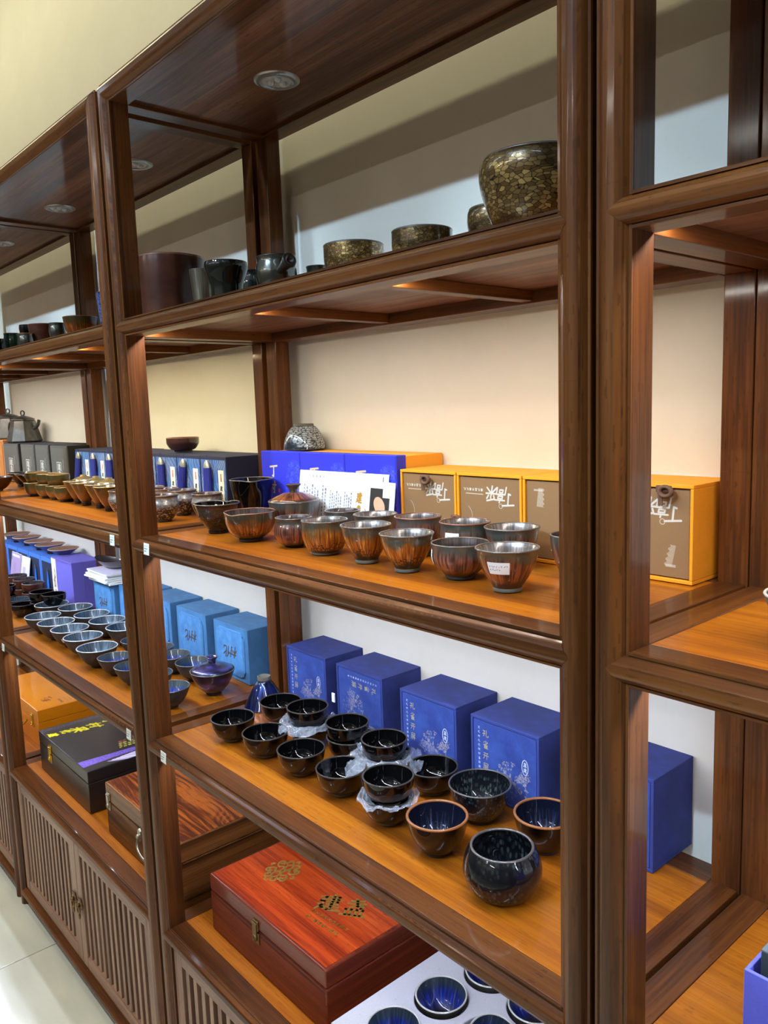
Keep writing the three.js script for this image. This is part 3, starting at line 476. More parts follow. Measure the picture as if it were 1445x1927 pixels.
// --- second shelf, left unit
const S2 = (key, o, name, cat, label, x, z, group, y0 = 0, turn = 0) => bowl(key, o, name, cat, label, group, x, z, 1, turn, y0);
const JE = { R: 0.034, H: 0.059, prof: 'jar', out: G.iron, inn: G.silverDark, rim: G.ironRim, foot: G.darkClay }, gj = 'iron-speckled cups at the right end of the left unit';
S2('je', JE, 'tea_cup', 'cup', 'iron-speckled cup in front, cut by the middle post', -1.225, -0.135, gj);
S2('je', JE, 'tea_cup', 'cup', 'iron-speckled cup behind the frontmost speckled one', -1.29, -0.215, gj, 0, 1.2);
S2('je', JE, 'tea_cup', 'cup', 'iron-speckled cup nearest the last tasselled box', -1.162, -0.21, gj, 0, 2.3);
S2('je', JE, 'tea_cup', 'cup', 'iron-speckled cup below the second tassel', -1.363, -0.206, gj, 0, 3);
S2('je', JE, 'tea_cup', 'cup', 'iron-speckled cup farthest left behind the middle post', -1.44, -0.205, gj, 0, 4);
S2('je', JE, 'tea_cup', 'cup', 'round speckled cup just left of the middle post', -1.42, -0.124, gj, 0, 5);
const KC = { R: 0.0375, H: 0.062, prof: 'steep', out: gl({ map: GT.olive, color: hex(160, 138, 118), metalness: 0.5 }), inn: G.silver, rim: G.goldRim, foot: G.black }, gc = 'steep conical cups on the second shelf of the left unit';
S2('kc', KC, 'tea_cup', 'cup', 'steep conical cup, leftmost of four, on a grey foot', -1.79, -0.15, gc);
S2('kc', KC, 'tea_cup', 'cup', 'steep conical cup, second of four from the left', -1.711, -0.142, gc, 0, 1);
S2('kc', KC, 'tea_cup', 'cup', 'steep conical cup, third of four from the left', -1.618, -0.145, gc, 0, 2);
S2('kc', KC, 'tea_cup', 'cup', 'steep conical cup, rightmost of four, beside the round speckled cup', -1.532, -0.134, gc, 0, 3);
const OC = { R: 0.0328, H: 0.041, prof: 'low', out: G.olive, inn: G.copper, rim: G.goldRim, foot: G.darkClay }, go = 'stacked olive-gold cups on the second shelf of the left unit';
[['leftmost', -2.13, -0.143, -2.135, -0.15], ['second', -2.03, -0.146, -2.035, -0.152], ['third', -1.955, -0.15, -1.965, -0.158]].forEach(([w, x, z, x2, z2], i) => {
  S2('oc', OC, 'tea_cup', 'cup', `lower olive-gold cup of the ${w} pair in the row`, x, z, go, 0, i);
  S2('oc', OC, 'tea_cup', 'cup', `upper olive-gold cup of the ${w} pair in the row`, x2, z2, go, 0.031, i + 3);
});
S2('oc', OC, 'tea_cup', 'cup', 'single olive-gold cup right beside the leftmost conical cup', -1.872, -0.146, go, 0, 2);
S2('oc', OC, 'tea_cup', 'cup', 'olive-gold cup standing apart behind the stacked pairs', -1.99, -0.2215, go, 0, 1);
const LC = { R: 0.025, H: 0.05, prof: 'jar', out: G.olive, inn: G.copper, rim: G.goldRim, foot: G.darkClay };
['left', 'middle', 'right'].forEach((w, i) => {
  const t = S2('lc' + i, LC, 'lidded_cup', 'lidded cup', `small gold cup with a saucer-shaped lid, ${w} of three behind the conical cups`, [-1.93, -1.835, -1.74][i], [-0.2195, -0.2195, -0.2195][i], 'small lidded gold cups');
  mesh('lid', new THREE.LatheGeometry([[0.034, 0.0515], [0.035, 0.053], [0.022, 0.06], [0.01, 0.064], [0.009, 0.068], [0, 0.069]].map((q) => new THREE.Vector2(...q)), 28), G.goldRim, t);
});
S2('bl', { R: 0.05, H: 0.045, prof: 'cone', out: G.rust, inn: G.rust, rim: G.silverDark, foot: G.clay }, 'tea_bowl', 'bowl', 'brown bowl with a silvery rim at the left edge, second shelf', -2.435, -0.115, null);
{
  const sa = { R: 0.045, H: 0.05, prof: 'dish', out: G.blackOut, inn: G.blackOut, rim: G.dimRim, foot: G.darkClay }, sc = { R: 0.021, H: 0.028, prof: 'bell', out: G.black, inn: G.black, rim: G.dimRim, foot: G.black };
  [[-2.525, -0.216], [-2.432, -0.2165], [-2.34, -0.216]].forEach(([x, z], i) => {
    const w = ['left', 'middle', 'right'][i];
    S2('sa', sa, 'saucer', 'saucer', `dark footed saucer, ${w} of three before the black boxes`, x, z, 'dark saucers with small cups');
    S2(i === 2 ? 'scb' : 'sc', i === 2 ? { ...sc, out: G.peacock } : sc, 'tea_cup', 'cup', `tiny ${i === 2 ? 'bluish' : 'black'} cup standing in the ${w} dark saucer`, x, z, null, 0.0135);
  });
  const t = S2('boat', { R: 0.046, H: 0.05, prof: 'dish', out: G.brownBoat, inn: G.brownBoat, rim: G.dimRim, foot: G.darkClay }, 'boat_dish', 'dish', 'brown oval boat-shaped dish before the last black box', -2.235, -0.2, null); t.scale.set(1.25, 1, 0.85);
}
S2('wb', { R: 0.042, H: 0.036, prof: 'low', out: gl({ map: GT.rust, color: hex(220, 190, 190), metalness: 0.2 }), inn: G.rust, rim: G.rustRim, foot: G.darkClay }, 'tea_bowl', 'bowl', 'brown bowl standing on top of the tasselled boxes', -1.475, -0.318, null, 0.1402);
// --- third shelf, left unit
const HB = { R: 0.0528, H: 0.053, prof: 'cone', out: G.graphite, inn: G.hare, rim: G.greyRim, foot: G.darkClay }, gh = 'silver-blue streaked bowls on the third shelf';
const S3 = (key, o, name, cat, label, x, z, group, y0 = 0, turn = 0) => bowl(key, o, name, cat, label, group, x, z, 2, turn, y0);
[['first', -2.215, -0.186], ['second', -2.109, -0.225], ['third', -1.978, -0.228], ['fourth', -1.87, -0.233], ['fifth', -1.759, -0.24]].forEach(([w, x, z], i) => S3('hb', HB, 'tea_bowl', 'bowl', `silver-blue bowl, ${w} from the left in the back row`, x, z, gh, 0, i * 1.3));
[['first', -2.076, -0.113], ['second', -1.966, -0.116], ['fourth', -1.746, -0.115], ['fifth', -1.614, -0.103]].forEach(([w, x, z], i) => S3('hb', HB, 'tea_bowl', 'bowl', `silver-blue bowl, ${w} from the left in the front row`, x, z, gh, 0, i * 1.7 + 1));
S3('hbs', { ...HB, sticker: [0.62, 0.02, 0.034, 0.55] }, 'tea_bowl', 'bowl', 'silver-blue bowl with a white label, third from the left in the front row', -1.86, -0.119, gh, 0, 0.3);
const UB = { R: 0.0442, H: 0.0475, prof: 'cone', out: G.graphite, inn: G.cobalt, rim: G.dimRim, foot: G.darkClay }, gu = 'smaller bowls with cobalt insides on the third shelf';
[['first cobalt-lined bowl in the front row, right of the largest silver-blue one', -1.51, -0.109], ['second cobalt-lined bowl in the front row, cut by the post', -1.408, -0.11], ['cobalt-lined bowl behind the first front one', -1.615, -0.214], ['cobalt-lined bowl just left of the middle post, back row', -1.507, -0.221], ['cobalt-lined bowl right of the post, second from the violet lidded bowl', -1.414, -0.22], ['cobalt-lined bowl next to the violet lidded bowl', -1.323, -0.23], ['cobalt-lined bowl nearly hidden by the middle post', -1.31, -0.121], ['cobalt-lined bowl at the front right end beside the post', -1.194, -0.106]].forEach(([l, x, z], i) => S3('ub', UB, 'tea_bowl', 'bowl', l, x, z, gu, 0, i));
const MU = { R: 0.038, H: 0.042, prof: 'low', out: G.rust, inn: G.silverDark, rim: G.dimRim, foot: G.darkClay }, MK = { R: 0.039, H: 0.043, prof: 'low', out: G.blackOut, inn: G.black, rim: G.blackRim, foot: G.darkClay };
[["rear left", -2.7, -0.218], ["rear middle", -2.605, -0.218], ['rear right', -2.506, -0.219]].forEach(([w, x, z], i) => { S3('mu', MU, 'tea_cup', 'cup', `lower brown cup of the ${w} pair by the tasselled light-blue boxes`, x, z, 'brown cups stacked in pairs', 0, i); S3('mu', MU, 'tea_cup', 'cup', `upper brown cup of the ${w} pair by the tasselled light-blue boxes`, x + 0.004, z, 'brown cups stacked in pairs', 0.034, i); });
[['left', -2.32, -0.19], ['right', -2.272, -0.213], ['front', -2.52, -0.125]].forEach(([w, x, z], i) => { if (i !== 1) S3('mk', MK, 'tea_cup', 'cup', `lower black cup of the ${w} black pair near the purple box`, x, z, 'black cups stacked in pairs', 0, i); S3('mk', MK, 'tea_cup', 'cup', `upper black cup of the ${w} black pair near the purple box`, x, z, 'black cups stacked in pairs', i === 1 ? 0.03 : 0.035, i); });
S3('mk', MK, 'tea_cup', 'cup', 'single black round cup before the purple box', -2.339, -0.143 + 0.01, null, 0, 1);
S3('m7', { ...MK, R: 0.042, inn: G.hare }, 'tea_cup', 'cup', 'black cup with a frosty blue inside at the shelf left end', -2.425, -0.14, null);
// right unit
S2('db', { R: 0.045, H: 0.052, prof: 'cone', out: G.clay, inn: G.graphite, rim: std({ color: hex(176, 168, 160), roughness: 0.6 }), foot: G.clay }, 'tea_bowl', 'bowl', 'plain grey-brown bowl at the right photo edge', 0.166, -0.12, null);

// --- bubble wrap between stacked bowls
const wrapMat = std({ color: hex(235, 240, 250), transmission: 0.8, thickness: 0, roughness: 0.12, ior: 1.45, clearcoat: 1, clearcoatRoughness: 0.08, side: THREE.DoubleSide });
function bubbleWrap(label, x, y, z, R, a0, a1, long, seed) {
  long *= 1.5;
  const t = thing('bubble_wrap', label, 'bubble wrap', 'bubble wrap sheets between the black bowls', [x, y, z]);
  const na = 84, nr = 26, pos = [], idx = [], r = rng(seed), ph = r() * 9;
  for (let j = 0; j <= nr; j++) for (let i = 0; i <= na; i++) {
    const f = j / nr, a = a0 + (a1 - a0) * i / na, edge = 0.6 + 0.4 * Math.sin(Math.PI * i / na), L = long * edge * (0.75 + 0.5 * noise(a * 3 + ph, 2));
    const rad = R * 0.72 + f * (R * 0.3 + L), over = rad - R * 1.0;
    let yy = over < 0 ? 0.003 + over * 0.35 : 0.003 + Math.min(over, 0.006) * 0.6 - Math.max(0, over - 0.006) * 0.9;
    yy += (fbm(a * 5 + ph, f * 4 + ph, 3) - 0.5) * 0.014 * (0.4 + f);
    const k = (j % 2) * 0.5, bx = Math.abs((((a * R * 1.1) / 0.0062 + Math.floor(rad / 0.0055) * 0.5) % 1 + 1) % 1 - 0.5), by = Math.abs(((rad / 0.0055) % 1 + 1) % 1 - 0.5), b = Math.max(0, 1 - (bx * bx + by * by) * 6.5);
    pos.push((rad + 0.0006 * b) * Math.sin(a), yy + 0.0019 * b, (rad + 0.0006 * b) * Math.cos(a));
  }
  for (let j = 0; j < nr; j++) for (let i = 0; i < na; i++) { const q = j * (na + 1) + i; idx.push(q, q + na + 1, q + 1, q + 1, q + na + 1, q + na + 2); }
  const g = new THREE.BufferGeometry(); g.setAttribute('position', new THREE.Float32BufferAttribute(pos, 3)); g.setIndex(idx); g.computeVertexNormals();
  mesh('plastic_sheet', g, wrapMat, t);
}
const y3w = SH[2] + 0.0455;
bubbleWrap('crumpled bubble wrap under the left upper bowl of the back row', -0.805, y3w, -0.212, 0.0445, -2.4, 2.9, 0.012, 3);
bubbleWrap('bubble wrap standing up behind the middle back-row pair', -0.692, y3w - 0.003, -0.224, 0.0445, 1.2, 4.0, 0.024, 5);
bubbleWrap('wide bubble wrap sheet hanging from the right back-row pair', -0.584, y3w - 0.001, -0.222, 0.0445, -2.2, 2.6, 0.02, 8);
bubbleWrap('small bubble wrap piece in the front-row stacked pair', -0.46, SH[2] + 0.0435, -0.122, 0.0415, -2.6, 2.9, 0.006, 12);

// ------------------------------------------------------------------ writing: brush strokes on a 10 x 10 grid
const CH = {
  kong: '1,2 4,2 2.8,3.5|2.8,3.5 2.8,8 1.8,8.4|.8,6 4.4,5|6,1 6,7.5 6.5,8.6 9,8.6 9.2,7', que: '5,.5 5,3|3.2,1.5 2,3|6.8,1.5 8,2.6|7.4,2.8 5,4.6 1.6,5.6|3.2,5.6 3.2,9.6|3.2,6 8,6|3.2,7.2 7.6,7.2|3.2,8.3 7.6,8.3|3.2,9.5 8.4,9.5|5.6,4.8 5.6,9.5',
  kai: '1.8,2 8.2,2|1,5 9,5|3.6,2 3.4,6 1.6,9.2|6.6,2 6.6,9.4', ping: '2,1.2 8,1.2 8,3.4 2,3.4|2,1.2 2,5.6 1,9.2|4,4 4.6,5|7,4 6.4,5|3.2,5.4 8.4,5.4|2.8,7.2 9,7.2|4.6,5.4 4.4,7.4 3.4,9.4|7,5.4 7,9.4',
  ding: '1,2.4 9,1.6|5.2,2 5.2,8.4 3.8,8', cun: '.8,3.2 4.4,3.2|2.6,1 2.6,9.4|2.5,3.6 .8,6.8|2.8,4.4 4.2,6|5,3.4 9.4,3.4|7.6,1 7.6,8.8 6.6,8.4|5.6,5 6.4,6.4',
  jian: '4.4,1.6 7.8,1.6 7.8,4.4|3.6,3 9,3|4.2,4.4 7.8,4.4|4.4,5.8 8,5.8|3.8,7.2 8.6,7.2|6,.6 6,8.2|1.4,2 3.2,2 1.8,4.4 3,4.4 2.6,6.6 1,8.8|1.4,6 3,8 5,8.8 9.4,9', zhan: '3,1.6 7,1.2|2,3 8,2.6|4.6,.4 5.6,4.2 7,5.2 7.8,4.4|7,3.4 3.4,5|2,6.2 2.4,9|2,6.2 8,6.2 7.6,9|4,6.2 4,9|6,6.2 6,9|.8,9.2 9.2,9.2',
  wen: '4.8,.6 5.6,1.8|1,2.8 9,2.8|7,3 5,6.4 1.2,9.2|3,4 5.6,7 9,9.2', hua: '3.4,.8 1,5|2.4,3.4 2.4,9.4|8.4,2.4 5,5.6|5.2,.8 5.2,8 5.8,9 9,9 9.2,7.4',
  cai: '7.6,.8 2,2|2.4,2.8 3,4|5,2.4 5.2,3.6|8,2.2 7,4|1,5.2 9,5.2|5,4.2 5,9.6|4.8,5.4 1.4,8.8|5.2,5.4 8.8,8.6', gao: '5,.4 5,1.6|1.4,1.8 8.6,1.8|3.4,2.8 6.6,2.8 6.6,4.2 3.4,4.2 3.4,2.8|1.8,9.4 1.8,5.2 8.2,5.2 8.2,9|3.8,6.2 6.2,6.2 6.2,7.8 3.8,7.8 3.8,6.2',
};
function glyph(g, ch, x, y, s, w, col, slant = 0) {
  g.strokeStyle = col; g.lineWidth = w; g.lineCap = 'round'; g.lineJoin = 'round';
  for (const st of CH[ch].split('|')) { g.beginPath(); st.split(' ').forEach((q, i) => { const [a, b] = q.split(',').map(Number), X = x + (a + (5 - b) * slant) * s / 10, Y2 = y + b * s / 10; i ? g.lineTo(X, Y2) : g.moveTo(X, Y2); }); g.stroke(); }
}
const KEYS = Object.keys(CH);
const smallText = (g, x, y, dx, dy, n, s, col, seed = 1, w = 1) => { const r = rng(seed); for (let i = 0; i < n; i++) glyph(g, KEYS[Math.floor(r() * KEYS.length)], x + dx * i, y + dy * i, s, w, col); };
function flora(g, x, y, h, col, seed) {
  const r = rng(seed); g.strokeStyle = col; g.fillStyle = col; g.lineWidth = 1.1;
  const grow = (x, y, a, l, d) => { const X = x + Math.cos(a) * l, Y2 = y + Math.sin(a) * l; g.beginPath(); g.moveTo(x, y); g.lineTo(X, Y2); g.stroke(); for (let k = 0; k < 3; k++) { const b = a + (r() - 0.5) * 2.2; g.beginPath(); g.ellipse(X + Math.cos(b) * l * 0.2, Y2 + Math.sin(b) * l * 0.2, l * 0.13 + 0.8, l * 0.05 + 0.5, b, 0, 7); g.fill(); } if (d > 0) for (let k = 0; k < 2 + (r() > 0.6); k++) grow(X, Y2, a + (r() - 0.5) * 1.3, l * (0.66 + 0.2 * r()), d - 1); };
  grow(x, y, -1.9, h * 0.3, 5); grow(x, y, -1.35, h * 0.24, 5);
}
const matte = (o) => std({ roughness: 0.75, sheen: 0.15, ...o });
const cloth = (base, amp) => tex(256, 256, (u, v) => { const n = fbm(u * 7, v * 7, 4) - 0.5, f = noise(u * 200, v * 200) - 0.5; return base.map((b) => b * (1 + n * amp + f * 0.06)); });
// print: a thin printed sheet on a +z face, centred at x, y
function print(name, parent, map, w, h, x, y, z, o = {}) { return mesh(name, panelUV(w, h, x, y, z), std({ map, roughness: 0.7, ...o }), parent); }

// --- peacock-blue gift boxes
{
  const W = 0.1455, H = 0.138, D = 0.1095, face = cloth([40, 53, 118], 0.28);
  const shell = matte({ map: face }), edge = matte({ color: hex(38, 50, 110) });
  const art = (rot) => canvasTex(360, 340, (g, w, h) => {
    g.fillStyle = '#2a3d84'; g.fillRect(0, 0, w, h); const r = rng(9);
    for (let i = 0; i < 260; i++) { const q = r(); g.fillStyle = q > 0.5 ? 'rgba(64,88,168,0.07)' : 'rgba(22,34,88,0.07)'; g.beginPath(); g.arc(r() * w, r() * h, 14 + r() * 36, 0, 7); g.fill(); }
    const bw = h, bh = w; g.save();
    if (rot) { g.translate(w, 0); g.rotate(Math.PI / 2); }
    const ww = rot ? h : w, hh = rot ? w : h;
    ['kong', 'que', 'kai', 'ping'].forEach((c, i) => glyph(g, c, ww * 0.145, hh * (0.1 + i * 0.155), 40, 3.4, '#a8946e', 0.06));
    smallText(g, ww * 0.07, hh * 0.08, 0, 21, 12, 14, '#b9bfd6', 3, 1.5);
    g.strokeStyle = '#cfd0d6'; g.lineWidth = 3; g.beginPath(); g.ellipse(ww * 0.83, hh * 0.42, 17, 34, 0, 0, 7); g.stroke(); glyph(g, 'zhan', ww * 0.83 - 11, hh * 0.42 - 24, 22, 2, '#cfd0d6'); glyph(g, 'jian', ww * 0.83 - 11, hh * 0.42 + 1, 22, 2, '#cfd0d6');
    flora(g, ww * 0.82, hh * 0.99, hh * 0.62, 'rgba(150,136,140,0.75)', 5); flora(g, ww * 0.6, hh * 1.02, hh * 0.42, 'rgba(120,110,140,0.5)', 8);
    g.restore();
  });
  const art0 = art(false), art1 = art(true), pos = [[-0.9395, -0.303], [-0.7555, -0.302], [-0.5505, -0.295], [-0.3705, -0.295], [-0.171, -0.293]];
  const lab = ['peacock-blue gift box nearest the left rear post', 'peacock-blue gift box lying turned, its gold writing sideways along the top', 'peacock-blue gift box in the middle of the row, writing upright', 'peacock-blue gift box behind the tall oil-spot bowl', 'peacock-blue gift box at the right end, seen behind the double post'];
  let proto;
  pos.forEach(([x, z], i) => {
    if (i === 0 || i === 1) {
      const t = thing('gift_box', lab[i], 'gift box', 'peacock-blue gift boxes on the third shelf', [x, SH[2], z]);
      const c = -D / 2; // front plane at z = 0, box behind
      mesh('shell', [rbox(W, 0.005, D, 0.001, 0, H - 0.0025, c), rbox(W, 0.005, D, 0.001, 0, 0.0025, c), rbox(0.005, H - 0.01, D, 0.001, -W / 2 + 0.0025, H / 2, c), rbox(0.005, H - 0.01, D, 0.001, W / 2 - 0.0025, H / 2, c), rbox(W - 0.01, H - 0.01, 0.004, 0.001, 0, H / 2, -D + 0.002)], shell, t);
      const f = mesh('front_flap', rbox(W - 0.0112, H - 0.0112, 0.006, 0.001, 0, H / 2, -0.0045), edge, t);
      print('printed_face', f, i ? art1 : art0, W - 0.0125, H - 0.0125, 0, H / 2, -0.0012, { roughness: 0.75 });
      if (!i) proto = t;
    } else copy(proto, 'gift_box', lab[i], [x, SH[2], z]);
  });
  const cl = thing('magnet_tab', 'small white plastic tab stuck between the first two peacock-blue boxes', 'tab', null, [-0.8335, 0.945, -0.296]);
  mesh('plastic_tab', rbox(0.01, 0.02, 0.003, 0.002), M.paper, cl);
}
// --- orange sleeves with brown drawers (second shelf)
{
  const W = 0.1365, H = 0.129, D = 0.114, orange = matte({ map: cloth([238, 150, 16], 0.06) }), brown = matte({ map: cloth([134, 100, 64], 0.12), roughness: 0.6 }), ribbon = matte({ color: hex(98, 66, 46), sheen: 0.6 });
  const art = canvasTex(340, 320, (g, w, h) => { // drawn upright, the boxes stand on their heads
    g.fillStyle = '#866440'; g.fillRect(0, 0, w, h); const r = rng(2); for (let i = 0; i < 3000; i++) { g.fillStyle = r() > 0.5 ? 'rgba(160,124,84,.25)' : 'rgba(96,70,42,.25)'; g.fillRect(r() * w, r() * h, 2, 1); }
    g.save(); g.translate(w, h); g.rotate(Math.PI); const S = '#c9c2b6';
    glyph(g, 'ding', 22, 190, 78, 8, S, 0.1); glyph(g, 'gao', 66, 212, 76, 7, S, 0.25); glyph(g, 'cai', 120, 214, 74, 8, S, 0.2); g.strokeStyle = S; g.lineWidth = 2; g.beginPath(); g.arc(104, 200, 10, 0, 7); g.stroke();
    smallText(g, 205, 258, 17, 0, 7, 14, S, 6, 2); g.fillStyle = S; for (let i = 0; i < 26; i++) g.fillRect(205 + i * 4, 244, 3, 4);
    g.lineWidth = 2; g.beginPath(); g.arc(330, 140, 60, 2.2, 3.6); g.stroke();
    g.strokeStyle = 'rgba(201,194,182,.7)'; for (let i = 0; i < 26; i++) { g.beginPath(); g.moveTo(66 - i * 0.6, 40 + i * 3); g.lineTo(92 + Math.sin(i) * 4 - i * 0.8, 42 + i * 3); g.stroke(); } g.fillStyle = 'rgba(201,194,182,.6)'; g.fillRect(50, 36, 40, 10);
    g.restore();
  });
  const artUp = canvasTex(340, 320, (g, w, h) => { g.fillStyle = '#866440'; g.fillRect(0, 0, w, h); g.strokeStyle = 'rgba(201,194,182,.7)'; g.lineWidth = 2; for (let i = 0; i < 26; i++) { g.beginPath(); g.moveTo(60 - i * 0.4, 30 + i * 3); g.lineTo(86 + Math.sin(i) * 4, 32 + i * 3); g.stroke(); } g.fillStyle = 'rgba(201,194,182,.6)'; g.fillRect(36, 34, 46, 8); const S = '#c9c2b6'; glyph(g, 'ding', 190, 190, 78, 8, S, 0.1); glyph(g, 'gao', 120, 212, 76, 7, S, 0.25); });
  const lab = ['orange box with brown front and a ribbon bow at its top, leftmost of four', 'orange box with brown front, second of four, ribbon at its left side', 'orange box with brown front and a silver pagoda print at upper left', 'orange box with brown front at the right end, behind the double post'];
  [0, 1, 2, 3].forEach((i) => {
    const t = thing('gift_box', lab[i], 'gift box', 'orange boxes with brown drawers', [-0.53 + i * 0.1385, SH[1], -0.29]), c = -D / 2;
    mesh('sleeve', [rbox(W, 0.005, D, 0.001, 0, H - 0.0025, c), rbox(W, 0.005, D, 0.001, 0, 0.0025, c), rbox(0.0045, H - 0.01, D, 0.001, -W / 2 + 0.00225, H / 2, c), rbox(0.0045, H - 0.01, D, 0.001, W / 2 - 0.00225, H / 2, c), rbox(W - 0.01, H - 0.01, 0.003, 0.001, 0, H / 2, -D + 0.0015)], orange, t);
    const d = mesh('drawer', rbox(W - 0.0105, H - 0.0115, D - 0.01, 0.001, 0, H / 2, c - 0.004), brown, t);
    print('drawer_print', d, i === 2 ? artUp : art, W - 0.0125, H - 0.0135, 0, H / 2, -0.0034, { roughness: 0.6 });
    if (i !== 2) {
      const rb = i === 0 ? [0.0, H - 0.012] : i === 1 ? [-W / 2 + 0.002, H * 0.42] : [0.03, H - 0.006];
      const tab = mesh('ribbon_tab', [rbox(0.022, 0.009, 0.004, 0.0018, rb[0], rb[1], 0), new THREE.TorusGeometry(0.007, 0.003, 6, 14).scale(1.2, 0.9, 1.3).translate(rb[0] + 0.004, rb[1] - 0.003, 0.003).toNonIndexed(), rbox(0.007, 0.02, 0.002, 0.0009, rb[0] - 0.004, rb[1] - 0.012, 0.001)], ribbon, t); tab.position.z = 0.005;
    }
  });
}
// --- royal blue capped boxes with orange bodies
{
  const W = 0.1468, H = 0.153, D = 0.12, blue = matte({ color: hex(44, 48, 190), roughness: 0.6 }), orange = matte({ color: hex(232, 160, 36) });
  const art = canvasTex(320, 330, (g, w, h) => {
    g.fillStyle = '#2a30c0'; g.fillRect(0, 0, w, h);
    const r = rng(12); g.lineWidth = 1.2; for (let i = 0; i < 700; i++) { const a = r() * 6.3, q = Math.sqrt(r()); const x = w * 0.86 + Math.cos(a) * q * w * 0.24, y = h * 0.55 + Math.sin(a) * q * h * 0.46; g.strokeStyle = `rgba(120,150,240,${0.15 + 0.4 * r()})`; g.beginPath(); g.arc(x, y, 2 + r() * 7, r() * 6, r() * 6 + 3); g.stroke(); }
    for (let i = 0; i < 40; i++) { g.fillStyle = 'rgba(110,150,245,.4)'; g.beginPath(); g.ellipse(w * 0.8 + r() * 60, h * 0.62 + r() * 120, 4 + r() * 9, 4 + r() * 9, 0, 0, 7); g.fill(); }
    glyph(g, 'ding', w * 0.2, h * 0.16, 74, 9, '#c8b48c', 0.1); glyph(g, 'cun', w * 0.16, h * 0.4, 70, 7, '#c8b48c', 0.1); g.fillStyle = '#b83a6a'; g.fillRect(w * 0.42, h * 0.52, 16, 20);
  });
  const lab = ['royal blue capped box with gold writing, leftmost, under the upside-down cup', 'royal blue capped box in the middle of three, behind the leaflets', 'royal blue capped box, rightmost of three, showing its orange side'];
  let p0; [0, 1, 2].forEach((i) => {
    const pos = [-0.9715 + i * 0.148, SH[1], -0.285];
    if (p0) { copy(p0, 'gift_box', lab[i], pos); return; }
    const t = p0 = thing('gift_box', lab[i], 'gift box', 'royal blue capped boxes', pos);
    mesh('box_body', rbox(W - 0.002, H - 0.002, D - 0.02, 0.001, 0, (H - 0.002) / 2, -D / 2 - 0.008), orange, t);
    const c = mesh('cap', rbox(W, H, 0.024, 0.0015, 0, H / 2, -0.012), blue, t);
    print('printed_face', c, art, W - 0.003, H - 0.003, 0, H / 2, 0.0004, { roughness: 0.55 });
  });
}
// --- leaflets leaning on the blue boxes
{
  const art = (photo) => canvasTex(512, 220, (g, w, h) => {
    g.fillStyle = '#d4d8e2'; g.fillRect(0, 0, w, h);
    for (let c = 0; c < 10; c++) smallText(g, 30 + c * 17 + (c > 5 ? 14 : 0), 50 + (c % 3) * 10, 0, 13, 11 - (c % 4), 11, '#5c5f6c', c + 3, 1.5);
    const x = photo ? 240 : 190, go = '#a87a24'; glyph(g, 'jian', x, 44, 48, 6, go, 0.1); glyph(g, 'zhan', x, 96, 48, 6, go, 0.1); glyph(g, 'wen', x + 48, 108, 48, 6, go, 0.1); glyph(g, 'hua', x + 48, 162, 48, 6, go, 0.1);
    if (photo) { const px = 344, py = 24; g.fillStyle = '#2c2a2a'; g.fillRect(px, py, 140, 186); g.fillStyle = '#c0694a'; g.beginPath(); g.ellipse(px + 92, py + 170, 62, 66, 0, Math.PI, 0); g.lineTo(px + 140, py + 186); g.lineTo(px + 30, py + 186); g.fill(); g.fillStyle = '#d8a488'; g.beginPath(); g.ellipse(px + 70, py + 66, 44, 30, 0.5, 0, 7); g.fill(); for (let k = 0; k < 4; k++) { g.beginPath(); g.ellipse(px + 44 + k * 17, py + 100, 7, 26, 0.25 - k * 0.1, 0, 7); g.fill(); } g.fillStyle = '#f0e6e0'; g.fillRect(px + 90, py, 50, 34); }
    else { g.fillStyle = '#45403c'; g.fillRect(280, 40, 90, 5); g.fillRect(486, 8, 4, 30); smallText(g, 60, 14, 22, 0, 5, 10, '#777', 2, 1); }
  });
  const leaf = (label, map, w, h, x, z, yb, lean, roll) => { const t = thing('leaflet', label, 'leaflet', null, [x, yb, z]); const m = mesh('sheet', rbox(w, h, 0.0012, 0.0004, 0, h / 2, 0), M.paper, t); print('printed_face', m, map, w - 0.002, h - 0.002, 0, h / 2, 0.0011, { roughness: 0.45 }); t.rotation.set(-lean, 0, roll); };
  leaf('white printed leaflet behind the other one, leaning on the royal blue boxes', art(false), 0.275, 0.118, -0.755, -0.2665, SH[1] + 0.001, 0.13, 0.004);
  leaf('white printed leaflet with a photo of hands, in front of the other one', art(true), 0.2, 0.105, -0.695, -0.262, SH[1] + 0.002, 0.13, -0.01);
}
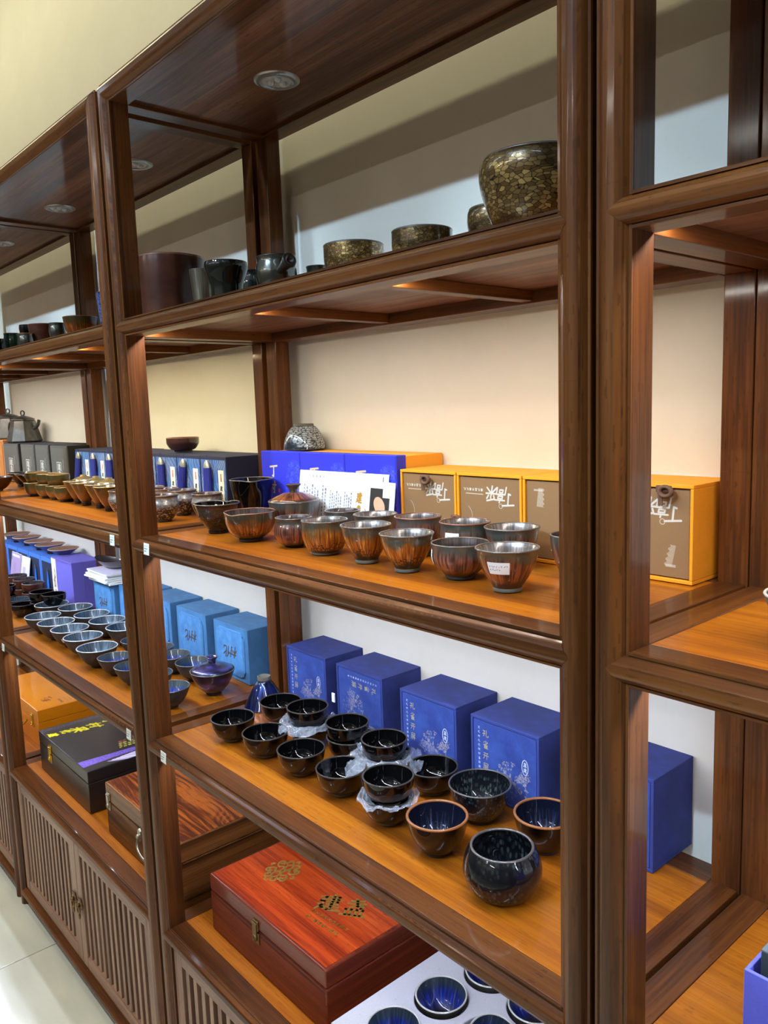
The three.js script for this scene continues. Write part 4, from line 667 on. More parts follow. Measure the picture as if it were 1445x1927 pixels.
// --- boxes with wave pattern and tassels (left unit, second shelf)
{
  const W = 0.12, H = 0.138, D = 0.13, navy = matte({ color: hex(26, 26, 52) });
  const wave = (seed) => canvasTex(300, 340, (g, w, h) => {
    g.fillStyle = '#3c6cae'; g.fillRect(0, 0, w, h); const r = rng(seed);
    for (let k = 0; k < 12; k++) { const x = r() * w, y = r() * h, c = ['#2c4f96', '#6f7fb4', '#4d86c4', '#8f90b4'][k % 4]; g.fillStyle = c; g.beginPath(); g.ellipse(x, y, 50 + r() * 60, 70 + r() * 80, r() * 3, 0, 7); g.globalAlpha = 0.5; g.fill(); g.globalAlpha = 1; }
    for (let k = 0; k < 30; k++) { g.strokeStyle = ['rgba(214,224,240,.9)', 'rgba(150,196,236,.8)', 'rgba(40,60,120,.7)'][k % 3]; g.lineWidth = 1.6 + (k % 3 ? 0 : 1); g.beginPath(); for (let i = 0; i <= 40; i++) { const y = (h * i) / 40, x = (k * w) / 26 + 46 * Math.sin(y / 52 + k * 0.09 + seed) + 26 * fbm(y / 60, k * 0.12 + seed, 2); i ? g.lineTo(x, y) : g.moveTo(x, y); } g.stroke(); }
    for (let k = 0; k < 14; k++) { const x = w * 0.25 + r() * 60, y = r() * h; g.strokeStyle = '#d6e2f2'; for (let q = 0; q < 3; q++) { g.beginPath(); g.arc(x, y, 5 + q * 6, 0, 7); g.stroke(); } }
    g.fillStyle = '#1b1c44'; g.fillRect(w * 0.49, 0, 5, h);
  });
  const strip = canvasTex(64, 220, (g, w, h) => { g.fillStyle = '#efe6c8'; g.fillRect(0, 0, w, h); g.fillStyle = '#b8482e'; g.fillRect(26, 20, 14, 44); g.strokeStyle = '#efe6c8'; g.strokeRect(29, 26, 8, 12); ['jian', 'zhan', 'cun'].forEach((c, i) => glyph(g, c, 14, 86 + i * 44, 32, 4, '#2a2724', 0.15)); });
  const waves = [wave(1), wave(2.4), wave(4.1)], silk = matte({ color: hex(34, 38, 120), sheen: 0.6 }), cap = std({ color: hex(168, 160, 136), metalness: 0.6, roughness: 0.35 });
  const fr = () => { const g = []; for (let k = 0; k < 16; k++) { const a = (k / 16) * 6.283, r = 0.016; g.push(new THREE.CylinderGeometry(0.0022, 0.0042, 0.082, 5).translate(Math.cos(a) * r * 0.7, -0.041, Math.sin(a) * r * 0.35).toNonIndexed()); } g.push(new THREE.CylinderGeometry(0.01, 0.016, 0.079, 12).scale(1, 1, 0.4).translate(0, -0.0395, 0).toNonIndexed()); return mergeGeometries(g); };
  const fringe = fr(), capG = new THREE.LatheGeometry([[0.0115, -0.001], [0.0105, 0.007], [0.006, 0.016], [0.0015, 0.019]].map((q) => new THREE.Vector2(...q)), 16).scale(1, 1, 0.6), cord = new THREE.CylinderGeometry(0.0008, 0.0008, 0.016, 6);
  const protosW = []; const where = ['last on the right', 'second from the right', 'third from the right, tassel hanging straight', 'fourth from the right, behind the middle post', 'fifth from the right, behind the middle post', 'third from the left, cut by the middle post', 'second from the left, beside the middle post', 'leftmost, beside the black boxes'];
  for (let i = 0; i < 8; i++) {
    const pos = [-1.209 - i * 0.121, SH[1], -0.256 - (i > 4 ? 0.012 : 0)], label = `navy wave-pattern box with tassel, ${where[i]}`;
    if (i > 2) { copy(protosW[i % 3], 'gift_box', label, pos); continue; }
    const t = thing('gift_box', label, 'gift box', 'wave-pattern boxes with tassels', pos); protosW.push(t);
    const b = mesh('box_body', rbox(W, H, D, 0.0012, 0, H / 2, -D / 2), navy, t); print('printed_face', b, waves[i], W - 0.006, H - 0.012, 0, H / 2 - 0.002, 0.0004, { color: hex(205, 205, 205) });
    const s = mesh('tassel', fringe, silk, t); s.position.set(-0.014, H - 0.026, 0.0085); if (i === 1) s.rotation.z = -0.25;
    const c = mesh('tassel_cap', capG, cap, s); c.position.y = -0.001; const q = mesh('cord', cord, silk, s); q.position.y = 0.022;
    print('paper_strip', t, strip, 0.024, 0.09, 0.036, 0.062, 0.0012);
  }
}
// --- black boxes and tan boxes, second shelf far left
{
  const D = 0.132, H = 0.147, ch = matte({ color: hex(84, 80, 74) }), sideM = matte({ color: hex(26, 25, 24) });
  const art = canvasTex(200, 220, (g, w, h) => { g.fillStyle = '#5a564e'; g.fillRect(0, 0, w, h); g.strokeStyle = '#c4c0b4'; g.lineWidth = 4; g.strokeRect(70, 80, 56, 90); glyph(g, 'jian', 76, 84, 44, 5, '#c4c0b4'); glyph(g, 'zhan', 76, 126, 42, 5, '#c4c0b4'); g.fillStyle = '#9a968a'; g.fillRect(150, 60, 4, 60); });
  const wd = [['leftmost of four, next to the tan wooden box', -2.785, 0.185], ['second of four', -2.585, 0.155], ['third of four', -2.43, 0.145], ['rightmost of four, showing its black side', -2.262, 0.165]];
  wd.forEach(([w, x, W], i) => { const D = i === 3 ? 0.068 : 0.132; const t = thing('gift_box', `dark grey box with silver seal, ${w}`, 'gift box', 'dark grey boxes with silver seals', [x, SH[1], -0.268]); const b = mesh('box_body', rbox(W - 0.004, H, D, 0.0015, 0, H / 2, -D / 2), sideM, t); mesh('front_panel', rbox(W - 0.008, H - 0.004, 0.003, 0.001, 0, H / 2, 0.001), ch, b); print('seal_print', t, art, W - 0.02, H - 0.02, 0, H / 2, 0.003); });
  const tan = lac(woodTex([170, 104, 54], [206, 138, 80], [224, 164, 106], 44), { clearcoat: 0.3 });
  [['left', -3.104], ['right', -2.955]].forEach(([w, x]) => { const t = thing('wooden_box', `tan wooden box under a kettle, ${w} of two`, 'wooden box', null, [x, SH[1], -0.27]); mesh('box_body', slab(-0.07, 0.07, 0, 0.152, -0.12, 0, 'y'), tan, t); mesh('lid', slab(-0.072, 0.072, 0.152, 0.158, -0.122, 0.002, 'x'), tan, t); mesh('front_panel', [slab(-0.055, -0.051, 0.015, 0.14, 0, 0.003, 'y'), slab(0.051, 0.055, 0.015, 0.14, 0, 0.003, 'y')], tan, t); });
  const km = std({ map: GT.graphite, metalness: 0.6, roughness: 0.34, clearcoat: 0.5 });
  const body = new THREE.LatheGeometry([[0, 0], [0.058, 0], [0.064, 0.006], [0.052, 0.05], [0.044, 0.082], [0.04, 0.086]].map((q) => new THREE.Vector2(...q)), 8).toNonIndexed(); body.computeVertexNormals();
  const lid = new THREE.LatheGeometry([[0.041, 0.0865], [0.043, 0.09], [0.03, 0.096], [0.012, 0.101], [0.006, 0.103], [0, 0.104]].map((q) => new THREE.Vector2(...q)), 24), knob = new THREE.TorusGeometry(0.009, 0.0028, 8, 20).translate(0, 0.112, 0), spout = new THREE.TubeGeometry(new THREE.CatmullRomCurve3([[0.044, 0.05, 0], [0.06, 0.056, 0], [0.072, 0.068, 0], [0.078, 0.084, 0]].map((q) => new THREE.Vector3(...q))), 12, 0.0065, 10);
  const handle = new THREE.TubeGeometry(new THREE.CatmullRomCurve3([[-0.042, 0.075, 0], [-0.066, 0.078, 0], [-0.074, 0.05, 0], [-0.056, 0.028, 0]].map((q) => new THREE.Vector3(...q))), 14, 0.004, 8);
  let k0; [['left', -3.0, 0.1585, 0.6], ['right', -2.815, 0.158, 0.5]].forEach(([w, x, y, a], i) => {
    const label = `faceted pewter kettle with a loop knob, ${w} of two on the boxes`, pos = [x, SH[1] + (i ? 0.1475 : y), -0.33];
    if (k0) { copy(k0, 'kettle', label, pos, a); return; }
    const t = k0 = thing('kettle', label, 'kettle', 'pewter kettles', pos, a); mesh('body', body, km, t); const l = mesh('lid', lid, km, t); mesh('knob', knob, km, l); mesh('spout', spout, km, t); mesh('handle', handle, km, t);
  });
}
// --- third shelf, left units: light blue boxes, magazines, purple box, tasselled boxes with dishes
{
  const W = 0.165, H = 0.138, D = 0.1, lb = matte({ map: cloth([68, 118, 162], 0.2) }), lbi = matte({ map: cloth([76, 130, 178], 0.18) });
  const oct = new THREE.Shape(); const ow = 0.066, oh = 0.056, oc = 0.016; [[-ow, -oh + oc], [-ow + oc, -oh], [ow - oc, -oh], [ow, -oh + oc], [ow, oh - oc], [ow - oc, oh], [-ow + oc, oh], [-ow, oh - oc]].forEach(([x, y], i) => (i ? oct.lineTo(x, y) : oct.moveTo(x, y)));
  const octG = new THREE.ExtrudeGeometry(oct, { depth: 0.0025, bevelEnabled: true, bevelSize: 0.001, bevelThickness: 0.001, bevelSegments: 1 }).translate(0, H / 2, -0.0005);
  const art = canvasTex(300, 256, (g, w, h) => { const r = rng(5); g.fillStyle = '#4c84b4'; g.fillRect(0, 0, w, h); for (let i = 0; i < 200; i++) { g.fillStyle = r() > 0.5 ? 'rgba(104,164,212,.1)' : 'rgba(56,106,160,.1)'; g.beginPath(); g.arc(r() * w, r() * h, 10 + r() * 30, 0, 7); g.fill(); } g.save(); g.translate(w, h); g.rotate(Math.PI); glyph(g, 'cun', 70, 90, 84, 9, '#4a3424', 0.25); glyph(g, 'hua', 150, 84, 80, 9, '#4a3424', 0.25); smallText(g, 50, 184, 17, 0, 7, 13, '#5f7f98', 8, 1.6); g.restore(); });
  const lab = ['light blue box with raised octagonal panel at the right end by the post', 'light blue box with raised octagonal panel, second from the right', 'light blue box with raised octagonal panel, third from the right, half hidden', 'light blue box with raised octagonal panel behind the middle post', 'light blue box with raised octagonal panel under the magazines'];
  let p0; lab.forEach((l, i) => {
    const pos = [[-1.263, -1.469, -1.672, -1.86, -2.035][i], SH[2], -0.304 + (i === 4 ? 0.012 : 0)]; if (p0) { copy(p0, 'gift_box', l, pos); return; }
    const t = p0 = thing('gift_box', l, 'gift box', 'light blue boxes with octagonal panels', pos); mesh('box_body', rbox(W, H, D, 0.002, 0, H / 2, -D / 2), lb, t); const o = mesh('raised_panel', octG, lbi, t); print('panel_print', o, art, 0.124, 0.104, 0, H / 2, 0.0034, { roughness: 0.75 });
  });
  const cov = canvasTex(256, 200, (g, w, h) => { g.fillStyle = '#d8d2e6'; g.fillRect(0, 0, w, h); g.fillStyle = '#8a90c8'; g.fillRect(0, 0, w * 0.55, h * 0.5); g.fillStyle = '#6f86b8'; g.fillRect(0, 0, w * 0.3, h * 0.3); smallText(g, 150, 30, 20, 0, 4, 16, '#666', 2, 2); });
  const rm = rng(6); for (let k = 0; k < 6; k++) { const t = thing('magazine', ['lowest', 'second', 'third', 'fourth', 'fifth', 'topmost'][k] + ' magazine of the stack on the light blue box', 'magazine', 'stack of magazines', [-2.022 + (rm() - 0.5) * 0.012, SH[2] + H + k * 0.006 + 0.0001, -0.334 + (rm() - 0.5) * 0.01], (rm() - 0.5) * 0.12); mesh('pages', rbox(0.165, 0.0052, 0.13, 0.0006, 0, 0.0029, 0), M.paper, t); if (k === 5) mesh('cover', new THREE.BoxGeometry(0.165, 0.0004, 0.13).translate(0, 0.0057, 0), std({ map: cov, roughness: 0.4 }), t); }
  { const t = thing('boat_dish', 'dark curved leaf-shaped dish on the magazine stack', 'dish', null, [-2.03, SH[2] + H + 0.0365, -0.33], 0.3); const g = new THREE.SphereGeometry(1, 30, 12, 0, Math.PI * 2, Math.PI * 0.62, Math.PI * 0.38).scale(0.085, 0.04, 0.04).translate(0, 0.0405, 0); const p = g.attributes.position; for (let i = 0; i < p.count; i++) p.setY(i, p.getY(i) + (p.getX(i) / 0.085) ** 2 * 0.012); g.computeVertexNormals(); mesh('shell', g, std({ color: hex(64, 56, 54), roughness: 0.3, clearcoat: 0.7, side: THREE.DoubleSide, metalness: 0.3 }), t); }
  { const t = thing('gift_box', 'tall purple box with a cream picture label', 'gift box', null, [-2.37, SH[2], -0.278]); const pm = matte({ color: hex(108, 98, 190) }), w = 0.2, h = 0.166, d = 0.105; const b = mesh('box_body', rbox(w, h, d * 0.6, 0.0015, 0, h / 2, -d * 0.7), pm, t); mesh('front_cap', rbox(w + 0.001, h + 0.001, d * 0.395, 0.0015, 0, (h + 0.001) / 2, -d * 0.2), pm, b);
    print('picture_label', t, canvasTex(80, 220, (g, W2, H2) => { g.fillStyle = '#e6d8c0'; g.fillRect(0, 0, W2, H2); const r = rng(3); for (let i = 0; i < 40; i++) { g.fillStyle = ['#9a7c6c', '#b8a08c', '#7c6a70'][i % 3]; g.beginPath(); g.ellipse(30 + r() * 26, 50 + r() * 130, 3 + r() * 9, 3 + r() * 7, 0, 0, 7); g.fill(); } }), 0.045, 0.16, -0.076, h / 2, 0.0006); }
  const tb = matte({ color: hex(62, 112, 196) }), dk = matte({ color: hex(24, 34, 62) }), silk = matte({ color: hex(30, 110, 220), sheen: 0.6 });
  const tas = new THREE.LatheGeometry([[0.001, 0.085], [0.003, 0.07], [0.004, 0.05], [0.007, 0.03], [0.0095, 0], [0, 0]].map((q) => new THREE.Vector2(...q)), 14).scale(1, 1, 0.5), tc = new THREE.CylinderGeometry(0.002, 0.003, 0.014, 8).translate(0, 0.075, 0);
  let q0; for (let i = 0; i < 5; i++) { const pos = [-2.555 - i * 0.137, SH[2], -0.288], l = `bright blue box with tassel, ${['rightmost, beside the purple box', 'second from the right', 'third from the right, behind the white leaflet', 'fourth from the right', 'farthest left'][i]}`; if (q0) copy(q0, 'gift_box', l, pos); else { const t = q0 = thing('gift_box', l, 'gift box', 'bright blue tasselled boxes', pos), w = 0.132, h = 0.15; mesh('box_body', rbox(w, h, 0.11, 0.0015, 0, h / 2, -0.055), tb, t); mesh('dark_panel', rbox(w - 0.026, h - 0.022, 0.002, 0.0008, 0, h / 2 - 0.004, 0), dk, t); const s = mesh('tassel', tas, silk, t); s.position.set(0.02, 0.03, 0.006); mesh('tassel_cap', tc, M.nickel, s); } }
  const dish = { R: 0.054, H: 0.036, prof: 'dish', out: std({ color: hex(92, 84, 128), roughness: 0.4, clearcoat: 0.5 }), inn: std({ color: hex(132, 98, 84), roughness: 0.5, clearcoat: 0.3 }), rim: std({ color: hex(196, 168, 138), roughness: 0.5 }), foot: G.rust };
  [['rightmost', -2.495], ['second from the right', -2.64], ['third from the right', -2.765], ['fourth from the right', -2.915], ['leftmost', -3.05]].forEach(([w, x], i) => bowl('dish', dish, 'dish', 'dish', `brown conical dish on the bright blue boxes, ${w}`, 'brown conical dishes', x, -0.333, 2, i, 0.1502));
  const lf = (label, col, x, z, w) => { const t = thing('leaflet', label, 'leaflet', null, [x, SH[2], z]); const m = mesh('sheet', rbox(w, 0.13, 0.0012, 0.0004, 0, 0.065, 0), M.paper, t); print('printed_face', m, canvasTex(128, 160, (g, W2, H2) => { g.fillStyle = col; g.fillRect(0, 0, W2, H2); g.fillStyle = 'rgba(150,130,170,.5)'; g.fillRect(30, 50, 40, 90); g.fillStyle = 'rgba(255,255,255,.6)'; g.fillRect(10, 8, 100, 12); }), w - 0.002, 0.128, 0, 0.065, 0.001); t.rotation.x = -0.16; };
  lf('pale lilac leaflet leaning on the bright blue boxes', '#d6ccd6', -2.77, -0.262, 0.1); lf('purple leaflet behind the pale one, leaning on the bright blue boxes', '#a890b8', -2.9, -0.266, 0.12);
}
// --- lowest shelf: lacquered cases
function latch(parent, x, y, z, mat, s = 1) {
  const l = mesh('latch', [rbox(0.017 * s, 0.018 * s, 0.003, 0.001, 0, 0.01 * s, 0.0015), rbox(0.02 * s, 0.02 * s, 0.003, 0.001, 0, -0.012 * s, 0.0015), rbox(0.012 * s, 0.03 * s, 0.003, 0.001, 0, 0, 0.004), new THREE.TorusGeometry(0.005 * s, 0.0015, 6, 12).translate(0, -0.012 * s, 0.0055).toNonIndexed(), new THREE.CylinderGeometry(0.002, 0.002, 0.014 * s, 8).rotateZ(Math.PI / 2).translate(0, 0.014 * s, 0.004).toNonIndexed()], mat, parent); l.position.set(x, y, z); l.userData.label = 'small metal latch'; return l;
}
function caseBox(label, x0, x1, z1, D, H, lidH, lidMat, bodyMat, topMat, r = 0.003) {
  const t = thing('presentation_case', label, 'case', null, [(x0 + x1) / 2, SH[3], z1]), W = x1 - x0;
  const b = mesh('case_body', grain(new RoundedBoxGeometry(W, H - lidH - 0.0012, D, 2, r).translate(0, (H - lidH - 0.0012) / 2, -D / 2), 'x'), bodyMat, t);
  const l = mesh('lid', grain(new RoundedBoxGeometry(W, lidH, D, 3, r).translate(0, H - lidH / 2, -D / 2), 'x'), lidMat, t);
  if (topMat) mesh('lid_panel', grain(new THREE.BoxGeometry(W - 0.012, 0.0008, D - 0.012).translate(0, H + 0.0001, -D / 2), topMat[1]), topMat[0], l);
  return { t, l, b, W };
}
const topPrint = (name, parent, map, w, d, x, y, z, o = {}) => { const g = new THREE.PlaneGeometry(w, d).rotateX(-Math.PI / 2).translate(x, y, z); return mesh(name, g, std({ map, roughness: 0.5, ...o }), parent); };
const clearTex = (w, h, draw) => { const c = canvasTex(w, h, draw); return c; };
{ // red-brown case
  const redW = lac(texRed), redS = lac(woodTex([74, 26, 14], [110, 44, 26], [134, 60, 36], 51), { clearcoatRoughness: 0.12 });  // one red lacquer: lit tone put into the lid top, shaded into the sides
  const H = 0.124, D = 0.27, { t, l, W } = caseBox('red-brown lacquered case with a gold knot emblem on the lid', -0.988, -0.582, -0.068, D, H, 0.036, redS, redS, [redW, 'x'], 0.004);
  latch(t, -0.01 - 0.012, H - 0.038, 0, M.brass, 1.15);
  const goldInk = std({ color: hex(176, 140, 66), roughness: 0.35, metalness: 0.6 });
  // gold emblem: interlaced scroll lines, built as thin inlay
  const pieces = [], N = (pts, w) => { const c = new THREE.CatmullRomCurve3(pts.map(([a, b]) => new THREE.Vector3(a, 0, b))); const g = new THREE.TubeGeometry(c, 24, w * 1.35, 6).toNonIndexed(); g.scale(1, 0.25, 1); pieces.push(g); };
  for (let q = 0; q < 4; q++) { const sx = q & 1 ? 1 : -1, sz = q & 2 ? 1 : -1; N([[0, 0.004 * sz], [0.012 * sx, 0.01 * sz], [0.02 * sx, 0.004 * sz], [0.03 * sx, 0.008 * sz], [0.034 * sx, 0.018 * sz], [0.026 * sx, 0.022 * sz], [0.024 * sx, 0.015 * sz], [0.029 * sx, 0.014 * sz]], 0.0022); N([[0.004 * sx, 0], [0.008 * sx, 0.018 * sz], [0.003 * sx, 0.027 * sz], [0.012 * sx, 0.034 * sz], [0.019 * sx, 0.028 * sz], [0.014 * sx, 0.024 * sz]], 0.0022); N([[0.006 * sx, 0.036 * sz], [0, 0.042 * sz], [-0.005 * sx, 0.037 * sz]], 0.0018); N([[0.036 * sx, 0.004 * sz], [0.043 * sx, 0.001 * sz], [0.038 * sx, -0.004 * sz]], 0.0018); N([[0.018 * sx, 0.014 * sz], [0.02 * sx, 0.022 * sz], [0.012 * sx, 0.02 * sz]], 0.0018); }
  const e = mesh('gold_emblem', pieces, goldInk, l); e.position.set(-0.10, H + 0.0006, -0.115); e.scale.set(0.9, 1, 1.05);
  const txt = []; const inlay = (ch, x, z, s, w, rot) => { for (const st of CH[ch].split('|')) { const q = st.split(' ').map((k) => k.split(',').map(Number)); for (let i = 0; i + 1 < q.length; i++) { const A = q[i].map((v) => (v - 5) * s / 10), B = q[i + 1].map((v) => (v - 5) * s / 10), dx = B[0] - A[0], dz = B[1] - A[1], L = Math.hypot(dx, dz); const g = new THREE.BoxGeometry(L + w, 0.0006, w).rotateY(-Math.atan2(dz, dx)).translate((A[0] + B[0]) / 2, 0, (A[1] + B[1]) / 2).toNonIndexed(); g.rotateY(rot); g.translate(x, 0, z); txt.push(g); } } };
  inlay('jian', 0.056, -0.12, 0.056, 0.0056, 0.6); inlay('zhan', 0.104, -0.146, 0.056, 0.0056, 0.6); for (let k = 0; k < 9; k++) inlay(KEYS[(k * 5) % KEYS.length], 0.055 + k * 0.011, -0.082 - k * 0.0015, 0.008, 0.001, 0); for (let k = 0; k < 8; k++) inlay(KEYS[(k * 3 + 1) % KEYS.length], 0.06 + k * 0.011, -0.066 - k * 0.001, 0.009, 0.0011, 0);
  mesh('gold_writing', txt, goldInk, l).position.y = H + 0.0007;
}
{ // rosewood case with handle
  const bt = texBurl, top = lac(bt, { clearcoatRoughness: 0.12 }), side = lac(woodTex([56, 30, 12], [110, 66, 30], [140, 90, 46], 61), { clearcoatRoughness: 0.14 });
  const H = 0.14, D = 0.27, { t, l, W } = caseBox('rosewood case with swirling grain, bail handle and metal latches', -1.527, -1.108, -0.062, D, H, 0.046, side, side, [top, 'x'], 0.003);
  latch(t, -0.19, H - 0.044, 0, M.nickel, 1.1); latch(t, 0.045, H - 0.05, 0, M.nickel, 1.25); latch(t, 0.175, H - 0.05, 0, M.nickel, 1.1);
  const arc = new THREE.TubeGeometry(new THREE.CatmullRomCurve3([[-0.055, 0, 0.006], [-0.05, -0.022, 0.012], [-0.026, -0.033, 0.015], [0, -0.035, 0.016], [0.026, -0.033, 0.015], [0.05, -0.022, 0.012], [0.055, 0, 0.006]].map((q) => new THREE.Vector3(...q))), 30, 0.0034, 10).toNonIndexed();
  const h = mesh('handle', [arc, ...[-0.055, 0.055].map((x) => new THREE.CylinderGeometry(0.012, 0.013, 0.004, 16).rotateX(Math.PI / 2).scale(0.7, 1.3, 1).translate(x, 0.002, 0.002).toNonIndexed()), ...[-0.055, 0.055].map((x) => new THREE.SphereGeometry(0.006, 10, 8).translate(x, 0, 0.006).toNonIndexed())], M.nickel, t); h.position.set(0.052, 0.075, 0);
  const dec = std({ color: hex(122, 112, 60), roughness: 0.5 }), fl = []; const r = rng(14); for (let k = 0; k < 14; k++) fl.push(new THREE.CylinderGeometry(0.009 + r() * 0.008, 0.009 + r() * 0.008, 0.0006, 9).scale(1, 1, 0.6).rotateY(r() * 3).translate((r() - 0.5) * 0.08, 0, (r() - 0.5) * 0.05).toNonIndexed());
  mesh('painted_flowers', fl, dec, l).position.set(0.09, H + 0.0008, -0.2);
}
{ // black case
  const bl = std({ color: hex(26, 24, 24), roughness: 0.42, clearcoat: 0.5, clearcoatRoughness: 0.2 });
  const H = 0.122, D = 0.26, { t, l, W } = caseBox('black lacquered case with yellow brush writing and lavender field print', -2.055, -1.655, -0.063, D, H, 0.034, bl, bl, null, 0.002);
  const art = canvasTex(640, 416, (g, w, h) => {
    g.fillStyle = '#37322f'; g.fillRect(0, 0, w, h); const r = rng(21);
    for (let i = 0; i < 900; i++) { const x = r() * 170; g.fillStyle = ['#7c6a74', '#8f7f80', '#5c5068'][i % 3]; g.globalAlpha = 0.5; g.fillRect(2 + r() * 34 + (r() > 0.7 ? 14 : 0), h - x * 2.2, 4, 3); } g.globalAlpha = 1;
    const Yc = '#f0e018'; g.save(); g.translate(95, 330); g.rotate(-Math.PI / 2 + 1.57); glyph(g, 'ding', 0, -250, 70, 12, Yc, 0.3); glyph(g, 'cun', 6, -180, 74, 11, Yc, 0.3); glyph(g, 'cai', 0, -104, 78, 12, Yc, 0.3); glyph(g, 'hua', -6, -30, 48, 9, Yc, 0.3); glyph(g, 'jian', -10, 30, 50, 8, Yc, 0.3); g.restore();
    for (let c = 0; c < 4; c++) for (let k = 0; k < 6; k++) glyph(g, KEYS[(c * 7 + k * 3) % KEYS.length], 420 + c * 22, 60 + k * 22 + c * 8, 17, 3, c === 0 && k > 3 ? '#c05040' : '#d8c858');
    g.fillStyle = '#7a5ec0'; g.beginPath(); g.moveTo(520, h); g.lineTo(536, 150); g.lineTo(572, 160); g.lineTo(590, h); g.fill(); for (let i = 0; i < 700; i++) { g.fillStyle = i % 2 ? '#9a84d8' : '#5c44a0'; const y = 180 + r() * 236; g.fillRect(532 + r() * 44, y, 4, 3); }
    g.fillStyle = '#e8dce6'; for (let k = 0; k < 6; k++) { g.beginPath(); g.ellipse(598 + k * 6, 130 + k * 22, 9, 76, 0.1 + k * 0.05, 0, 7); g.fill(); g.fillStyle = k % 2 ? '#e8dce6' : '#c8b8d8'; }
  });
  topPrint('lid_print', l, art, W - 0.004, D - 0.004, 0, H + 0.0008, -D / 2, { roughness: 0.35, clearcoat: 0.5, clearcoatRoughness: 0.2 });
  latch(t, -0.1, H - 0.042, 0, M.gold, 1.25);
}
{ // orange case
  const om = std({ map: cloth([236, 138, 10], 0.05), roughness: 0.35, clearcoat: 0.6, clearcoatRoughness: 0.15 });
  const H = 0.125, D = 0.26, { t, l, W } = caseBox('bright orange lacquered case with gold latches', -2.66, -2.222, -0.112, D, H, 0.042, om, om, null, 0.002);
  topPrint('lid_print', l, canvasTex(256, 150, (g, w, h) => { g.fillStyle = '#ec8e0e'; g.fillRect(0, 0, w, h); glyph(g, 'ding', 150, 84, 28, 4, '#8a3a20', 0.2); glyph(g, 'cai', 170, 96, 28, 4, '#8a3a20', 0.2); smallText(g, 200, 70, 9, 0, 5, 9, '#8a3a20', 3, 1.5); smallText(g, 196, 40, 10, 0, 5, 8, '#b8741e', 5, 1); smallText(g, 196, 52, 10, 0, 5, 8, '#b8741e', 6, 1); }), 0.26, 0.15, 0.08, H + 0.0006, -0.09, { roughness: 0.35, clearcoat: 0.6 });
  latch(t, 0.165, H - 0.043, 0, M.gold, 1.1); latch(t, -0.16, H - 0.043, 0, M.gold, 1.1);
  const h = mesh('handle', new THREE.TubeGeometry(new THREE.CatmullRomCurve3([[-0.05, 0, 0.004], [-0.046, -0.012, 0.014], [0, -0.016, 0.02], [0.046, -0.012, 0.014], [0.05, 0, 0.004]].map((q) => new THREE.Vector3(...q))), 20, 0.004, 8), M.gold, t); h.position.set(0.06, 0.066, 0);
}
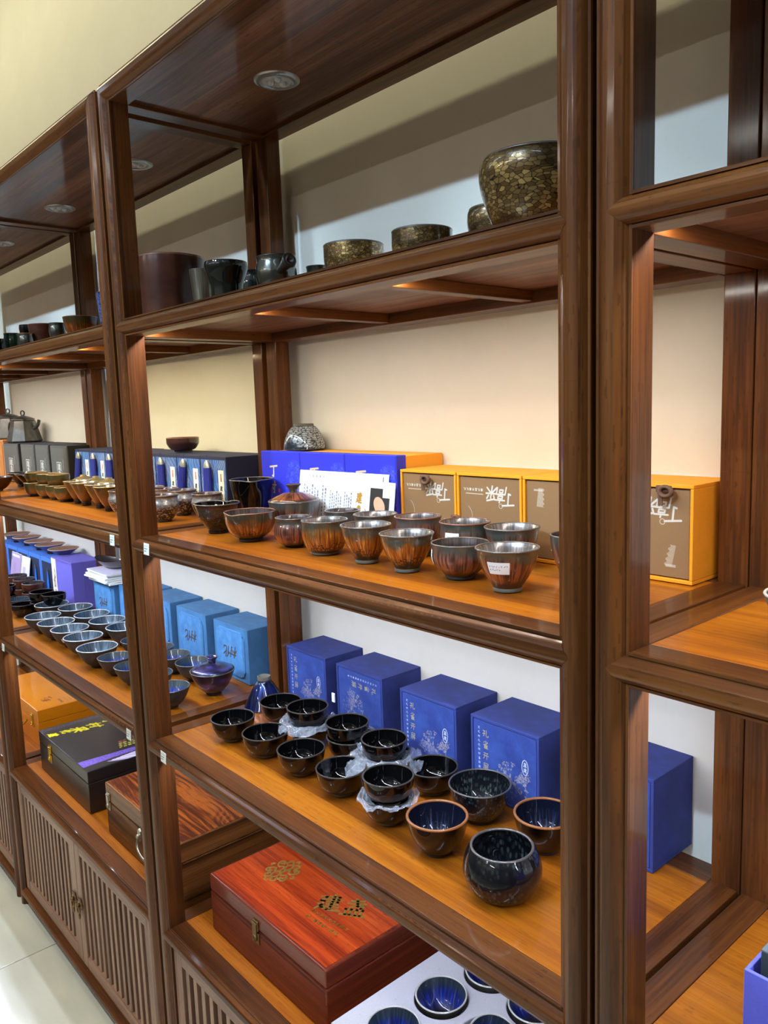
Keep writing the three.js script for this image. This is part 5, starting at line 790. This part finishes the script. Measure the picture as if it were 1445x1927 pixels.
{ // foam tray with small cups
  const x0 = -0.488, x1 = -0.06, z0 = -0.365, z1 = -0.012, top = 0.118, holes = [[-0.405, -0.172], [-0.408, -0.07], [-0.299, -0.165], [-0.387, -0.272], [-0.286, -0.264], [-0.192, -0.164], [-0.188, -0.264], [-0.297, -0.064], [-0.188, -0.064]];
  const sh = new THREE.Shape([[x0, z0], [x1, z0], [x1, z1], [x0, z1]].map((q) => new THREE.Vector2(...q)));
  for (const [x, z] of holes) { const h = new THREE.Path(); h.absarc(x, z, 0.0465, 0, Math.PI * 2, true); sh.holes.push(h); }
  const foam = std({ map: tex(256, 256, (u, v) => { const q = voronoi(u * 70, v * 70, 70), k = 0.93 + 0.07 * smooth(0.02, 0.12, q[1] - q[0]); return [184 * k, 182 * k, 190 * k]; }), roughness: 0.85, transmission: 0.08, thickness: 0 });
  const g = new THREE.ExtrudeGeometry(sh, { depth: 0.075, bevelEnabled: true, bevelSize: 0.002, bevelThickness: 0.002, bevelSegments: 2, curveSegments: 28 }); { const uv = g.attributes.uv; for (let i = 0; i < uv.count; i++) uv.setXY(i, uv.getX(i) * 6, uv.getY(i) * 6); }
  g.rotateX(Math.PI / 2).translate(0, top - 0.002, 0);
  const t = thing('foam_tray', 'white foam tray holding small blue cups in round wells', 'tray', null, [0, SH[3], 0]);
  mesh('foam_block', g, foam, t); mesh('tray_base', rbox(x1 - x0, 0.04, z1 - z0, 0.002, (x0 + x1) / 2, 0.02, (z0 + z1) / 2), foam, t);
  const TC = { R: 0.0425, H: 0.05, prof: 'cone', out: G.graphite, inn: gl({ map: GT.cobalt, color: hex(150, 165, 205), metalness: 0.3 }), rim: G.greyRim, foot: G.darkClay };
  const lab = ['blue-lined cup in the foam tray, fully visible beside the red-brown case', 'blue-lined cup in the foam tray at the photo bottom, nearest the red-brown case', 'blue-lined cup tilted in its foam well', 'blue-lined cup in the foam tray tucked under the shelf rail, back left', 'blue-lined cup in the back row of the foam tray, middle', 'blue-lined cup in the middle row of the foam tray, right', 'blue-lined cup in the back row of the foam tray, right'];
  lab.forEach((l, i) => { const b = bowl('tc', TC, 'tea_cup', 'cup', l, 'small blue-lined cups in the foam tray', holes[i][0], holes[i][1], 3, i, top - 0.042); if (i === 2) { b.rotation.set(0.1, 0, -0.4); b.position.y += 0.004; } });
}
{ // open purple box with a grey inner lid, right unit
  const t = thing('gift_box', 'purple-blue open box with a dark grey inner lid at the right photo edge', 'gift box', null, [0.2, SH[2], -0.058]), pm = matte({ map: cloth([98, 98, 206], 0.1) }), W = 0.128, H = 0.11, D = 0.128;
  mesh('outer_box', [rbox(W, H, 0.004, 0.001, 0, H / 2, -0.002), rbox(W, H, 0.004, 0.001, 0, H / 2, -D + 0.002), rbox(0.004, H, D - 0.008, 0.001, -W / 2 + 0.002, H / 2, -D / 2), rbox(0.004, H, D - 0.008, 0.001, W / 2 - 0.002, H / 2, -D / 2), rbox(W, 0.004, D, 0.001, 0, 0.002, -D / 2)], pm, t);
  const q = mesh('inner_lid', rbox(W - 0.022, H + 0.014, D - 0.022, 0.001, 0, (H + 0.022) / 2, -D / 2), matte({ color: hex(48, 54, 56) }), t);
  mesh('lid_top', rbox(W - 0.022, 0.003, D - 0.022, 0.001, 0, H + 0.0195, -D / 2), matte({ color: hex(88, 94, 96) }), q);
}
renderer.render(scene, camera);
